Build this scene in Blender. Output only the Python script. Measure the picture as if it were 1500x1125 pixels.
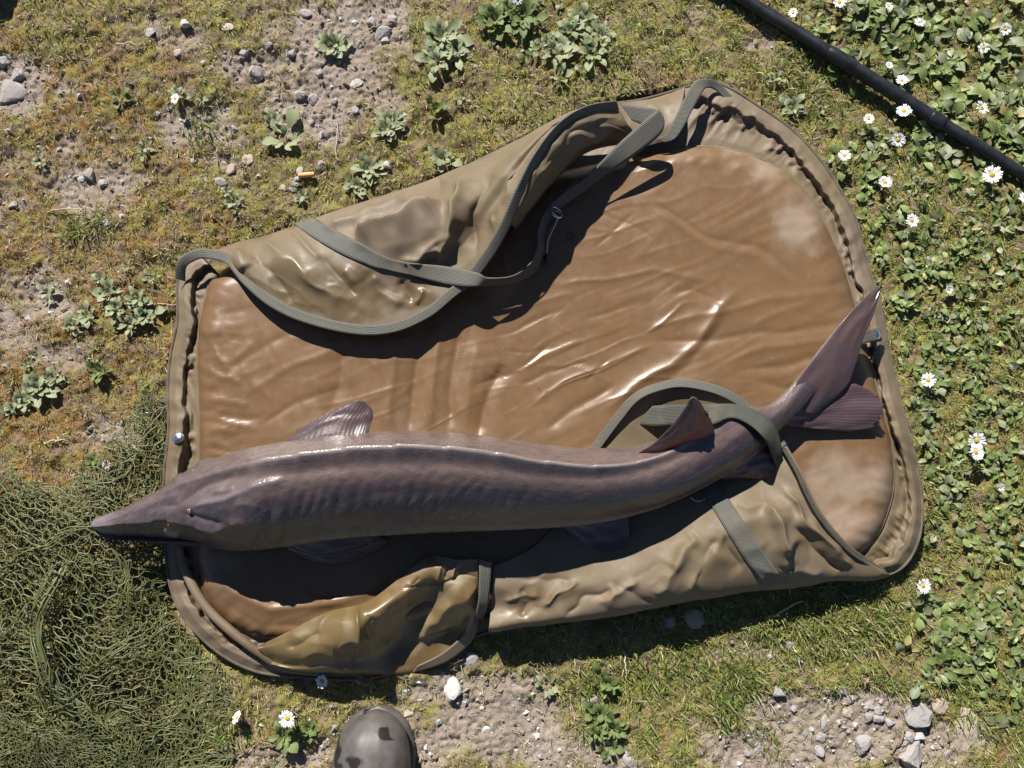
import bpy, math, random
import numpy as np
from mathutils import Vector, Matrix

random.seed(7); rng = np.random.default_rng(7)
for o in list(bpy.data.objects): bpy.data.objects.remove(o)
S = bpy.context.scene
R = math.radians

# ------------------------------------------------------------------ camera
TILT, CAMH, FPX = R(8), 1.30, 1313.0          # FPX: focal length in photograph pixels (1500 wide)
CAMY = -CAMH * math.tan(TILT)
cd = bpy.data.cameras.new('camera'); cam = bpy.data.objects.new('camera', cd)
S.collection.objects.link(cam); S.camera = cam
cam.location = (0, CAMY, CAMH); cam.rotation_euler = (TILT, 0, 0)
cd.sensor_width = 36; cd.lens = 36 * FPX / 1500; cd.clip_start = 0.01; cd.clip_end = 500

# ------------------------------------------------------------------ light
SUN_EL, SUN_AZ = R(41), R(-21)                 # azimuth from +Y towards +X
w = bpy.data.worlds.new('World'); S.world = w; w.use_nodes = True
wn = w.node_tree.nodes; wl = w.node_tree.links
sky = wn.new('ShaderNodeTexSky'); sky.sky_type = 'NISHITA'; sky.sun_disc = False
sky.air_density = .8; sky.dust_density = .1; sky.altitude = 1500; sky.sun_elevation = SUN_EL; sky.sun_rotation = SUN_AZ
wl.new(sky.outputs[0], wn['Background'].inputs[0]); wn['Background'].inputs[1].default_value = 0.05
sl = bpy.data.lights.new('sun', 'SUN'); sl.energy = 5.0; sl.angle = R(0.53); sl.color = (1, 0.96, 0.9)
so = bpy.data.objects.new('sun', sl); S.collection.objects.link(so)
sd = Vector((math.sin(SUN_AZ) * math.cos(SUN_EL), math.cos(SUN_AZ) * math.cos(SUN_EL), math.sin(SUN_EL)))
so.rotation_euler = sd.to_track_quat('Z', 'Y').to_euler(); so.location = (-1, 3, 4)
S.view_settings.view_transform = 'Standard'; S.view_settings.look = 'None'
S.view_settings.exposure = 0.8; S.view_settings.gamma = 1

# ------------------------------------------------------------------ helpers
ct, st = math.cos(TILT), math.sin(TILT)
def P(px, py, z=0.0):
    """where the photograph's point (px,py) lies at height z (metres)"""
    px = np.asarray(px, float); py = np.asarray(py, float); z = np.asarray(z, float)
    u = (px - 750) / FPX; v = (562.5 - py) / FPX
    dx, dy, dz = u, v * ct + st, v * st - ct
    k = (z - CAMH) / dz
    return np.stack([k * dx, CAMY + k * dy, z + 0 * k], -1)
def Q(p):
    x = p[..., 0]; y = p[..., 1] - CAMY; z = p[..., 2] - CAMH
    cy_ = y * ct + z * st; cz = -y * st + z * ct
    return 750 - x / cz * FPX, 562.5 + cy_ / cz * FPX
def _h(ix, iy, seed):
    n = (ix.astype(np.int64) * 374761393 + iy.astype(np.int64) * 668265263 + seed * 974634777) & 0xffffffff
    n = ((n ^ (n >> 13)) * 1274126177) & 0xffffffff
    return ((n ^ (n >> 16)) & 0xffffff) / float(0xffffff)
def noise(x, y, seed=0):
    x = np.asarray(x, float); y = np.asarray(y, float)
    ix = np.floor(x); iy = np.floor(y); fx = x - ix; fy = y - iy
    def g(a, b):
        t = _h(ix + a, iy + b, seed) * 2 * np.pi
        return np.cos(t) * (fx - a) + np.sin(t) * (fy - b)
    u = fx ** 3 * (fx * (fx * 6 - 15) + 10); v = fy ** 3 * (fy * (fy * 6 - 15) + 10)
    a = g(0, 0) * (1 - u) + g(1, 0) * u; b = g(0, 1) * (1 - u) + g(1, 1) * u
    return (a * (1 - v) + b * v) * 1.5
def fbm(x, y, seed=0, o=4, gain=.5):
    s = 0; a = 1.; f = 1.
    for i in range(o): s = s + a * noise(x * f, y * f, seed + i * 17); a *= gain; f *= 2.03
    return s
def worley(x, y, seed=0):
    ix = np.floor(x); iy = np.floor(y); d1 = np.full(x.shape, 9.); d2 = d1.copy(); idv = np.zeros(x.shape)
    for a in (-1, 0, 1):
        for b in (-1, 0, 1):
            jx, jy = ix + a, iy + b
            d = np.hypot(jx + _h(jx, jy, seed) - x, jy + _h(jx, jy, seed + 5) - y)
            idv = np.where(d < d1, _h(jx, jy, seed + 9), idv)
            d2 = np.where(d < d1, d1, np.minimum(d2, d)); d1 = np.minimum(d1, d)
    return d1, d2, idv
def sstep(a, b, x):
    t = np.clip((x - a) / (b - a), 0, 1); return t * t * (3 - 2 * t)
def cr(pts, t):
    """Catmull-Rom through pts (n,...) at t in 0..n-1"""
    pts = np.asarray(pts, float); n = len(pts); t = np.asarray(t, float)
    i = np.clip(np.floor(t).astype(int), 0, n - 2); f = (t - i).reshape((-1,) + (1,) * (pts.ndim - 1))
    p0 = pts[np.maximum(i - 1, 0)]; p1 = pts[i]; p2 = pts[i + 1]; p3 = pts[np.minimum(i + 2, n - 1)]
    return p1 + .5 * f * (p2 - p0 + f * (2 * p0 - 5 * p1 + 4 * p2 - p3 + f * (3 * (p1 - p2) + p3 - p0)))
def polydist(px, py, poly):
    d = np.full(px.shape, 1e9)
    for (x0, y0), (x1, y1) in zip(poly[:-1], poly[1:]):
        vx, vy = x1 - x0, y1 - y0; L = vx * vx + vy * vy
        t = np.clip(((px - x0) * vx + (py - y0) * vy) / L, 0, 1)
        d = np.minimum(d, np.hypot(px - x0 - t * vx, py - y0 - t * vy))
    return d
def polytaper(px, py, poly, w, w2=None):
    """ridge profile along a polyline, fading at both ends"""
    tot = sum(math.hypot(b[0]-a[0], b[1]-a[1]) for a, b in zip(poly[:-1], poly[1:])); acc = 0
    best = np.zeros(px.shape)
    for (x0, y0), (x1, y1) in zip(poly[:-1], poly[1:]):
        vx, vy = x1 - x0, y1 - y0; L = vx * vx + vy * vy; l = math.sqrt(L)
        t = np.clip(((px - x0) * vx + (py - y0) * vy) / L, 0, 1)
        d = np.hypot(px - x0 - t * vx, py - y0 - t * vy)
        s = (acc + t * l) / tot
        if w2: d = d * np.where((px - x0) * vy - (py - y0) * vx < 0, w / w2, 1.)
        best = np.maximum(best, np.exp(-(np.sqrt((d / w) ** 2 + .025) - .158) * 1.5) * np.minimum(1, 6 * np.minimum(s + .02, 1.02 - s)))
        acc += l
    return best
def inside(px, py, poly):
    c = np.zeros(px.shape, bool); n = len(poly)
    for i in range(n):
        x0, y0 = poly[i]; x1, y1 = poly[(i + 1) % n]
        if y0 == y1: continue
        k = ((y0 > py) != (y1 > py)) & (px < (x1 - x0) * (py - y0) / (y1 - y0) + x0)
        c ^= k
    return c

def mesh(name, v, f, mat=None, uv=None, attrs=None, smooth=True):
    v = np.ascontiguousarray(v, dtype=np.float32).reshape(-1, 3); f = np.ascontiguousarray(f, dtype=np.int32)
    me = bpy.data.meshes.new(name); n, k = f.shape
    me.vertices.add(len(v)); me.vertices.foreach_set('co', v.ravel())
    me.loops.add(n * k); me.loops.foreach_set('vertex_index', f.ravel())
    me.polygons.add(n); me.polygons.foreach_set('loop_start', np.arange(0, n * k, k, dtype=np.int32))
    me.update(calc_edges=True)
    me.polygons.foreach_set('use_smooth', np.full(n, smooth))
    if uv is not None:
        l = me.uv_layers.new(name='UVMap'); l.data.foreach_set('uv', np.asarray(uv, np.float32).reshape(-1, 2)[f.ravel()].ravel())
    for an, av in (attrs or {}).items():
        av = np.asarray(av, np.float32)
        if av.ndim == 1 or av.shape[-1] == 1:
            a = me.attributes.new(an, 'FLOAT', 'POINT'); a.data.foreach_set('value', av.ravel())
        else:
            if av.shape[1] == 3: av = np.concatenate([av, np.ones((len(av), 1), np.float32)], 1)
            a = me.attributes.new(an, 'FLOAT_COLOR', 'POINT'); a.data.foreach_set('color', av.ravel())
    if mat: me.materials.append(mat)
    me.validate()
    return me
def gridf(n, m, close_m=False, off=0):
    i, j = np.meshgrid(np.arange(n - 1), np.arange(m if close_m else m - 1), indexing='ij'); j2 = (j + 1) % m
    return np.stack([i * m + j, (i + 1) * m + j, (i + 1) * m + j2, i * m + j2], -1).reshape(-1, 4) + off
def obj(name, me, parent=None, **kw):
    o = bpy.data.objects.new(name, me); S.collection.objects.link(o)
    if parent is not None: o.parent = parent; o.matrix_parent_inverse = Matrix.Translation(-Vector(parent.location))
    for k, v in kw.items(): o[k] = v
    return o
def empty(name, loc, label, cat, group=None):
    o = bpy.data.objects.new(name, None); S.collection.objects.link(o); o.location = loc
    o.empty_display_size = .02; o['label'] = label; o['category'] = cat
    if group: o['group'] = group
    return o
def solid(o, t):
    m = o.modifiers.new('solid', 'SOLIDIFY'); m.thickness = t; m.offset = -1
def tube(path, rad, n=8, cap=True):
    path = np.asarray(path, float); m = len(path); rad = np.broadcast_to(np.asarray(rad, float), (m,))
    t = np.gradient(path, axis=0); t /= np.linalg.norm(t, axis=1, keepdims=True) + 1e-9
    up = np.array([0.02, 0.03, 1.]); s = np.cross(t, up); s /= np.linalg.norm(s, axis=1, keepdims=True) + 1e-9
    b = np.cross(s, t); a = np.arange(n) / n * 2 * np.pi
    v = path[:, None] + rad[:, None, None] * (s[:, None] * np.cos(a)[None, :, None] + b[:, None] * np.sin(a)[None, :, None])
    L = np.concatenate([[0], np.cumsum(np.linalg.norm(np.diff(path, axis=0), axis=1))])
    uv = np.stack(np.broadcast_arrays(L[:, None], (a / 6.283)[None]), -1).reshape(-1, 2)
    v = v.reshape(-1, 3); f = gridf(m, n, True)
    if cap:
        k = len(v); v = np.concatenate([v, path[:1], path[-1:]]); uv = np.concatenate([uv, uv[:1], uv[-1:]])
        j = np.arange(n); j2 = (j + 1) % n
        f = np.concatenate([f, np.stack([j2, j, np.full(n, k), np.full(n, k)], 1)[:, :], ])
        f = np.concatenate([f, np.stack([(m-1)*n + j, (m-1)*n + j2, np.full(n, k + 1), np.full(n, k + 1)], 1)])
    return v, f, uv
def tube_obj(name, pts, r, mat, parent, n=8, samples=None, **kw):
    pts = np.asarray(pts, float); k = samples or len(pts) * 8
    p = cr(pts, np.linspace(0, len(pts) - 1, k)); w_ = P(p[:, 0], p[:, 1], p[:, 2] / 1000)
    rr = r if np.isscalar(r) else np.interp(np.linspace(0, 1, k), np.linspace(0, 1, len(r)), r)
    v, f, uv = tube(w_, rr, n)
    # caps are written as degenerate quads: keep them as triangles
    me = bpy.data.meshes.new(name); me.from_pydata([tuple(x) for x in v], [], [tuple(dict.fromkeys(q)) for q in f.tolist()])
    l = me.uv_layers.new(name='UVMap'); li = np.zeros(len(me.loops), np.int32); me.loops.foreach_get('vertex_index', li)
    l.data.foreach_set('uv', uv[li].astype(np.float32).ravel()); me.polygons.foreach_set('use_smooth', np.full(len(me.polygons), True))
    me.materials.append(mat); return obj(name, me, parent, **kw)
def patch(net, nu, nv):
    """net: list of columns, each a list of (px,py,z mm) -> world grid (nu,nv,3)"""
    A = np.asarray(net, float)
    A = cr(A, np.linspace(0, A.shape[0] - 1, nu)); A = cr(A.transpose(1, 0, 2), np.linspace(0, A.shape[1] - 1, nv)).transpose(1, 0, 2)
    return P(A[..., 0], A[..., 1], A[..., 2] / 1000)
def normals(G):
    du = np.gradient(G, axis=0); dv = np.gradient(G, axis=1); n = np.cross(du, dv)
    n /= np.linalg.norm(n, axis=-1, keepdims=True) + 1e-12
    return np.where(n[..., 2:3] < 0, -n, n)
def guv(G):
    du = np.concatenate([np.zeros((1, G.shape[1])), np.cumsum(np.linalg.norm(np.diff(G, axis=0), axis=2), 0)])
    dv = np.concatenate([np.zeros((G.shape[0], 1)), np.cumsum(np.linalg.norm(np.diff(G, axis=1), axis=2), 1)], 1)
    return np.stack([du, dv], -1).reshape(-1, 2)
def patch_obj(name, G, mat, parent, thick=.0012, attrs=None, uv=None, **kw):
    f = gridf(*G.shape[:2])
    n = np.cross(G[1, 0] - G[0, 0], G[0, 1] - G[0, 0])
    mid = (G.shape[0] // 2, G.shape[1] // 2)
    n = np.cross(G[mid[0] + 1, mid[1]] - G[mid], G[mid[0], mid[1] + 1] - G[mid])
    if n[2] < 0: f = f[:, ::-1]
    o = obj(name, mesh(name, G, f, mat, guv(G) if uv is None else uv, attrs), parent, **kw)
    if thick: solid(o, thick)
    return o
def ribbon(name, edgeA, edgeB, mat, parent, n=None, thick=.0016, nv=7, bow=0.0, **kw):
    n = n or len(edgeA) * 12
    a = cr(np.asarray(edgeA, float), np.linspace(0, len(edgeA) - 1, n)); b = cr(np.asarray(edgeB, float), np.linspace(0, len(edgeB) - 1, n))
    t = np.linspace(0, 1, nv)[None, :, None]
    A = P(a[:, 0], a[:, 1], a[:, 2] / 1000)[:, None] * (1 - t) + P(b[:, 0], b[:, 1], b[:, 2] / 1000)[:, None] * t
    A[..., 2] += bow * np.sin(np.linspace(0, np.pi, nv))[None]
    wd = np.linalg.norm(A[:, 0] - A[:, -1], axis=1).max()
    L = np.concatenate([[0], np.cumsum(np.linalg.norm(np.diff(A.mean(1), axis=0), axis=1))])
    uv = np.stack(np.broadcast_arrays(L[:, None], (t[..., 0] * wd)), -1).reshape(-1, 2)
    return patch_obj(name, A, mat, parent, thick, uv=uv, **kw)
def ribbon_along(name, pts, width, mat, parent, tilt=0., shift=0., **kw):
    """webbing of a given width (m) along a path of (px,py,z mm); tilt in radians about the path"""
    k = len(pts) * 10; p = cr(np.asarray(pts, float), np.linspace(0, len(pts) - 1, k)); W = P(p[:, 0], p[:, 1], p[:, 2] / 1000)
    t = np.gradient(W, axis=0); s = np.stack([t[:, 1], -t[:, 0], 0 * t[:, 0]], 1); s /= np.linalg.norm(s, axis=1, keepdims=True)
    tl = np.interp(np.linspace(0, 1, k), np.linspace(0, 1, len(np.atleast_1d(tilt))), np.atleast_1d(tilt))[:, None]
    s = s * np.cos(tl) + np.array([0, 0, 1.]) * np.sin(tl)
    q = (np.linspace(-.5, .5, 6) + shift)[None, :, None]
    G = W[:, None] + s[:, None] * q * width
    L = np.concatenate([[0], np.cumsum(np.linalg.norm(np.diff(W, axis=0), axis=1))])
    uv = np.stack(np.broadcast_arrays(L[:, None], q[..., 0] * width), -1).reshape(-1, 2)
    return patch_obj(name, G, mat, parent, .0016, uv=uv, **kw)

# ------------------------------------------------------------------ materials
class NT:
    def __init__(s, name):
        s.m = bpy.data.materials.new(name); s.m.use_nodes = True; s.t = s.m.node_tree; s.b = s.t.nodes['Principled BSDF']
        s.out = s.t.nodes['Material Output']
    def n(s, typ, ins=None, **kw):
        x = s.t.nodes.new(typ)
        for k, v in kw.items(): setattr(x, k, v)
        for k, v in (ins or {}).items(): s.set(x.inputs[k], v)
        return x
    def set(s, i, v):
        if isinstance(v, bpy.types.NodeSocket): s.t.links.new(v, i)
        elif isinstance(v, (tuple, list)) and len(v) == 3 and i.type == 'RGBA': i.default_value = (*v, 1)
        else: i.default_value = v
    def co(s, k='Object'): return s.n('ShaderNodeTexCoord').outputs[k]
    def noise(s, scale, det=4, rough=.55, vec=None, dist=0):
        return s.n('ShaderNodeTexNoise', {'Scale': scale, 'Detail': det, 'Roughness': rough, 'Distortion': dist, 'Vector': vec or s.co()}).outputs[0]
    def ramp(s, fac, stops):
        r = s.n('ShaderNodeValToRGB', {'Fac': fac}); e = r.color_ramp.elements
        while len(e) < len(stops): e.new(.5)
        for x, (p, c) in zip(e, stops): x.position = p; x.color = (*c, 1) if len(c) == 3 else c
        return r.outputs[0]
    def mr(s, x, a, b, c=0., d=1.):
        return s.n('ShaderNodeMapRange', {0: x, 1: a, 2: b, 3: c, 4: d}).outputs[0]
    def mix(s, f, a, b):
        x = s.n('ShaderNodeMix', data_type='RGBA'); s.set(x.inputs[0], f); s.set(x.inputs[6], a); s.set(x.inputs[7], b); return x.outputs[2]
    def math(s, op, a, b=0.):
        x = s.n('ShaderNodeMath', operation=op); s.set(x.inputs[0], a); s.set(x.inputs[1], b); return x.outputs[0]
    def attr(s, name, o='Fac'): return s.n('ShaderNodeAttribute', attribute_name=name).outputs[o]
    def bump(s, h, strength, dist, prev=None):
        x = s.n('ShaderNodeBump', {'Height': h, 'Strength': strength, 'Distance': dist})
        if prev: s.set(x.inputs['Normal'], prev)
        return x.outputs[0]
    def done(s, **kw):
        for k, v in kw.items(): s.set(s.b.inputs[k.replace('_', ' ')], v)
        return s.m

def fabric(name, wet, dry, olive=None, wetlo=.42, wethi=.6, spec=.5, crk=.18):
    t = NT(name)
    wm = t.mr(t.math('ADD', t.noise(7, 5), t.math('MULTIPLY', t.attr('dry'), -.5)), wetlo, wethi)
    c = t.mix(wm, dry, wet)
    c = t.mix(t.mr(t.noise(38, 6, .65), .35, .75, 0, .45), c, t.n('ShaderNodeHueSaturation', {'Value': .72, 'Color': c}).outputs[0])
    c = t.mix(t.mr(t.noise(13, 3), .45, .7, 0, .35), c, t.n('ShaderNodeHueSaturation', {'Value': 1.12, 'Saturation': .95, 'Color': c}).outputs[0])
    if olive: c = t.mix(t.mr(t.noise(5, 3), .45, .6, 0, .8), c, olive)
    grit = t.mr(t.n('ShaderNodeTexVoronoi', {'Scale': 55.0, 'Vector': t.co()}).outputs[0], .03, .05, 1, 0)
    c = t.mix(t.math('MULTIPLY', grit, .35), c, (.5, .42, .33))
    r = t.math('ADD', t.mr(wm, 0, 1, .62, .33), t.mr(t.noise(60, 4), .3, .7, -.06, .12))
    rn = t.n('ShaderNodeTexNoise', {'Scale': 15., 'Detail': 3., 'Distortion': .6, 'Vector': t.co()}, noise_type='RIDGED_MULTIFRACTAL').outputs[0]; b = t.bump(rn, crk, .004)
    wv = t.n('ShaderNodeTexWave', {'Scale': 420., 'Distortion': .3, 'Vector': t.co('UV')}).outputs[1]
    b = t.bump(wv, .10, .0002, b)
    return t.done(Base_Color=c, Roughness=r, Normal=b, Specular_IOR_Level=spec)
M = {}
M['cushion'] = fabric('cushion_cloth', (.155, .088, .041), (.24, .172, .118), None, .12, .42, .45, .14)
M['khaki'] = fabric('khaki_cloth', (.125, .084, .043), (.17, .125, .082), (.13, .095, .05), .50, .66)
M['olive'] = fabric('olive_cloth', (.135, .088, .034), (.18, .13, .068), (.12, .085, .032), .25, .4, .6)
def webbing(name, col):
    t = NT(name); uv = t.co('UV'); s = t.n('ShaderNodeSeparateXYZ', {0: uv})
    a = t.math('SINE', t.math('MULTIPLY', t.math('ADD', s.outputs[0], t.math('MULTIPLY', t.math('ABSOLUTE', s.outputs[1]), .6)), 3000.))
    b_ = t.math('SINE', t.math('MULTIPLY', s.outputs[1], 2600.))
    wv = t.math('MULTIPLY', t.math('ADD', a, 1.), t.math('ADD', b_, 1.3))
    c = t.mix(t.mr(wv, 0, 3.5, 0, 1), tuple(x * .55 for x in col), tuple(x * 1.25 for x in col))
    c = t.mix(t.mr(t.noise(25, 4), .45, .7, 0, .5), c, (.17, .135, .08))
    return t.done(Base_Color=c, Roughness=.62, Normal=t.bump(wv, .5, .0006))
M['web'] = webbing('grey_webbing', (.125, .123, .105))
M['webdark'] = webbing('dark_webbing', (.07, .074, .058))
M['webtan'] = webbing('tan_binding', (.17, .135, .10))
t = NT('steel'); M['steel'] = t.done(Base_Color=(.75, .76, .78), Metallic=1., Roughness=t.mr(t.noise(200), .3, .7, .12, .3))
t = NT('white_cord'); M['cord'] = t.done(Base_Color=t.mix(t.noise(300), (.55, .52, .48), (.75, .73, .7)), Roughness=.6)
t = NT('black_plastic'); M['blackplastic'] = t.done(Base_Color=t.mix(t.noise(90), (.012, .012, .013), (.03, .03, .03)), Roughness=.4)

# ------------------------------------------------------------------ ground
MAT_OUT = [(262,395),(258,430),(250,520),(246,600),(241,690),(243,810),(262,895),(310,948),(390,985),(560,990),(650,966),(700,925),(800,912),(1000,880),
           (1150,855),(1300,842),(1335,815),(1350,740),(1322,600),(1288,440),(1253,320),(1200,232),(1120,160),(1040,118),(1005,128),(870,152),(740,215),(560,290),(440,325),(325,365)]
DIRT = [(500,70,90,80,1.1),(470,150,80,60,1.),(560,30,60,40,.9),(1230,1070,150,60,1.3),(1130,1100,110,50,1.2),(1350,1090,90,50,1.),(720,1050,110,70,1.1),(660,1010,70,50,.9),(830,1110,110,45,.9),
        (130,270,70,45,.8),(110,230,50,40,.5),(20,120,60,45,1.),(300,180,60,35,.7),(370,100,50,30,.8),(270,60,60,30,.5),(60,430,80,45,.6),(120,520,60,30,.5),(560,150,60,50,.6),(1090,60,60,35,.5),
        (150,640,50,40,.6),(430,1110,110,30,.8),(1100,950,60,40,.6),(330,240,50,30,.6),(1400,350,40,25,.45),(960,1050,50,30,.3),(30,480,60,60,.5),(1050,30,60,30,.4), (620,1090,80,50,.9),
        (-150,300,160,130,.8),(-200,800,150,150,.7),(700,-160,200,90,.6),(1300,1300,250,100,1.),(700,1300,300,120,1.),(1750,500,100,160,.5)]
def masks(px, py):
    d = np.zeros(px.shape)
    for cx, cy, rx, ry, a in DIRT: d = np.maximum(d, a * np.exp(-((px - cx) / rx) ** 2 * .9 - ((py - cy) / ry) ** 2 * .9))
    d = d + .14 * sstep(700, 250, px) * sstep(900, 500, py)
    d = sstep(.26, .80, d + .32 * fbm(px / 55, py / 55, 3, 4) + .13 * noise(px / 9, py / 9, 9) + .12 * noise(px / 21, py / 21, 19))
    rust = sstep(-.1, .5, .55 * np.exp(-((px - 80) / 260) ** 2 - ((py - 420) / 520) ** 2) * 1.5 - .25 + .45 * fbm(px / 60, py / 60, 31, 3)) \
        + .55 * sstep(.25, .55, fbm(px / 45, py / 45, 77, 3)) * (px > 950)
    green = sstep(-.25, .35, (px - 780) / 900 + .35 * fbm(px / 80, py / 80, 51, 3))
    return d, np.clip(rust, 0, 1), np.clip(green, 0, 1)
def ground_h(x, y):
    p = np.stack([x, y, 0 * x], -1); px, py = Q(p)
    d, ru, g = masks(px, py)
    h = .010 * fbm(x * 3.1, y * 3.1, 5, 3) + .004 * fbm(x * 18, y * 18, 12, 3)
    d1, d2, idv = worley(x * 42 + .35 * noise(x * 60, y * 60, 2), y * 42 + .35 * noise(x * 60, y * 60, 4), 8)
    crk = sstep(0, .16, d2 - d1)
    clod = (idv - .4) * .009 * sstep(.0, .5, d2 - d1)
    h = h + d * (-.004 + .0032 * (crk - 1) * sstep(-.1, .3, noise(x * 9, y * 9, 6)) + clod * sstep(-.2, .4, noise(x * 6, y * 6, 66)) + .0026 * fbm(x * 130, y * 130, 21, 3))
    h = h + (1 - d) * (.0035 * np.abs(fbm(x * 70, y * 70, 33, 3)) + .006 * np.abs(fbm(x * 28, y * 28, 34, 2)))
    m = inside(px, py, MAT_OUT)
    return np.where(m, np.minimum(h, .004) - .003, h)
def axis(lo, hi, step, far):
    core = np.arange(lo, hi + step, step); o = [core[-1]]; s = step
    while o[-1] < far: s *= 1.35; o.append(o[-1] + s)
    i = [core[0]]; s = step
    while i[-1] > -far: s *= 1.35; i.append(i[-1] - s)
    return np.concatenate([i[1:][::-1], core, o[1:]])
xs = axis(-.98, .98, .0026, 60); ys = axis(-.74, .78, .0026, 60)
X, Y = np.meshgrid(xs, ys, indexing='ij')
Z = ground_h(X, Y); px, py = Q(np.stack([X, Y, Z], -1)); d, ru, gr = masks(px, py)
t = NT('soil_and_moss'); D = t.attr('dirt'); 
soil = t.mix(t.mr(t.noise(120, 6, .7), .3, .7), (.10, .065, .042), (.24, .17, .12))
dirt = t.mix(t.mr(t.noise(220, 6, .75), .3, .72), (.19, .148, .118), (.37, .305, .255))
dirt = t.mix(t.mr(t.noise(14, 4), .4, .65, 0, .6), dirt, (.25, .195, .15))
dirt = t.mix(t.mr(t.noise(900, 2), .66, .72, 0, .8), dirt, (.6, .56, .52))
moss = t.mix(t.mr(t.noise(70, 5, .7), .35, .65), (.13, .125, .03), (.26, .23, .065))
moss = t.mix(t.math('MULTIPLY', t.attr('rust'), t.mr(t.noise(45, 4), .35, .6)), moss, (.22, .115, .03))
base = t.mix(t.mr(t.noise(50, 6, .7), .42, .56), soil, moss)
c = t.mix(D, base, dirt)
b = t.bump(t.noise(160, 6, .7), .7, .004); b = t.bump(t.noise(700, 3, .6), .5, .0012, b)
M['ground'] = t.done(Base_Color=c, Roughness=.92, Normal=b, Specular_IOR_Level=.25)
g = obj('ground', mesh('ground', np.stack([X, Y, Z], -1), gridf(len(xs), len(ys)), M['ground'], attrs={'dirt': d.ravel(), 'rust': ru.ravel()}), kind='structure')
if g.data.polygons[0].normal.z < 0: g.data.flip_normals()

# ------------------------------------------------------------------ unhooking mat
mat = empty('unhooking_mat', tuple(P(760, 560, 0)), 'brown padded fishing unhooking mat with khaki flaps and grey webbing', 'mat')
OI = [((292,372),(318,402)),((268,385),(305,412)),((260,420),(297,440)),((260,470),(290,475)),((250,520),(287,520)),((246,570),(289,575)),((247,630),(290,640)),((241,690),(289,700)),
 ((240,750),(286,760)),((243,810),(284,815)),((250,860),(292,860)),((270,905),(312,895)),((310,948),(345,922)),((360,978),(385,937)),((420,990),(430,938)),((560,990),(560,925)),((700,930),(700,892)),
 ((800,910),(800,880)),((1000,878),(1000,850)),((1150,853),(1150,835)),((1250,846),(1230,825)),((1300,842),(1265,810)),((1330,822),(1290,780)),((1348,780),(1306,740)),((1350,730),(1312,700)),
 ((1340,670),(1308,650)),((1322,600),(1295,600)),((1303,520),(1278,535)),((1288,440),(1260,465)),((1270,385),(1243,405)),((1253,320),(1222,350)),((1232,280),(1198,305)),((1200,232),(1165,262)),
 ((1160,190),(1120,233)),((1110,155),(1070,217)),((1070,130),(1020,213)),((1035,118),(975,218)),((1005,128),(925,228)),((940,146),(870,240)),((860,160),(800,255)),((760,206),(700,275)),((640,263),(600,300)),((540,296),(500,325)),((440,330),(400,360)),((345,366),(352,380))]
CO = [p[1] for p in OI]
# cushion: rings from the middle to the outline
NA, NR = 620, 150
cl = np.asarray(CO + CO[:3], float); oc = cr(cl, np.linspace(1, len(CO) + 1, NA, endpoint=False)); cen = np.array([790., 570.])
# even out spacing
seg = np.linalg.norm(np.diff(np.vstack([oc, oc[:1]]), axis=0), axis=1); cum = np.concatenate([[0], np.cumsum(seg)])
tt = np.linspace(0, cum[-1], NA, endpoint=False); ocl = np.vstack([oc, oc[:1]])
oc = np.stack([np.interp(tt, cum, ocl[:, 0]), np.interp(tt, cum, ocl[:, 1])], 1)
rr = 1 - (1 - np.linspace(0, 1, NR)) ** 1.15; rr[0] = .002
cpx = cen[0] + (oc[None, :, 0] - cen[0]) * rr[:, None]; cpy = cen[1] + (oc[None, :, 1] - cen[1]) * rr[:, None]
edge = np.hypot(oc[:, 0] - cen[0], oc[:, 1] - cen[1])[None] * (1 - rr[:, None])      # px to the edge
CT = 50.
prof = np.sqrt(np.clip(1 - (1 - np.clip(edge / 34, 0, 1)) ** 2.4, 0, 1))
CZ = 16 + (CT - 16) * prof
CZ += 3.0 * fbm(cpx / 260, cpy / 220, 4, 2) * prof
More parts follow.
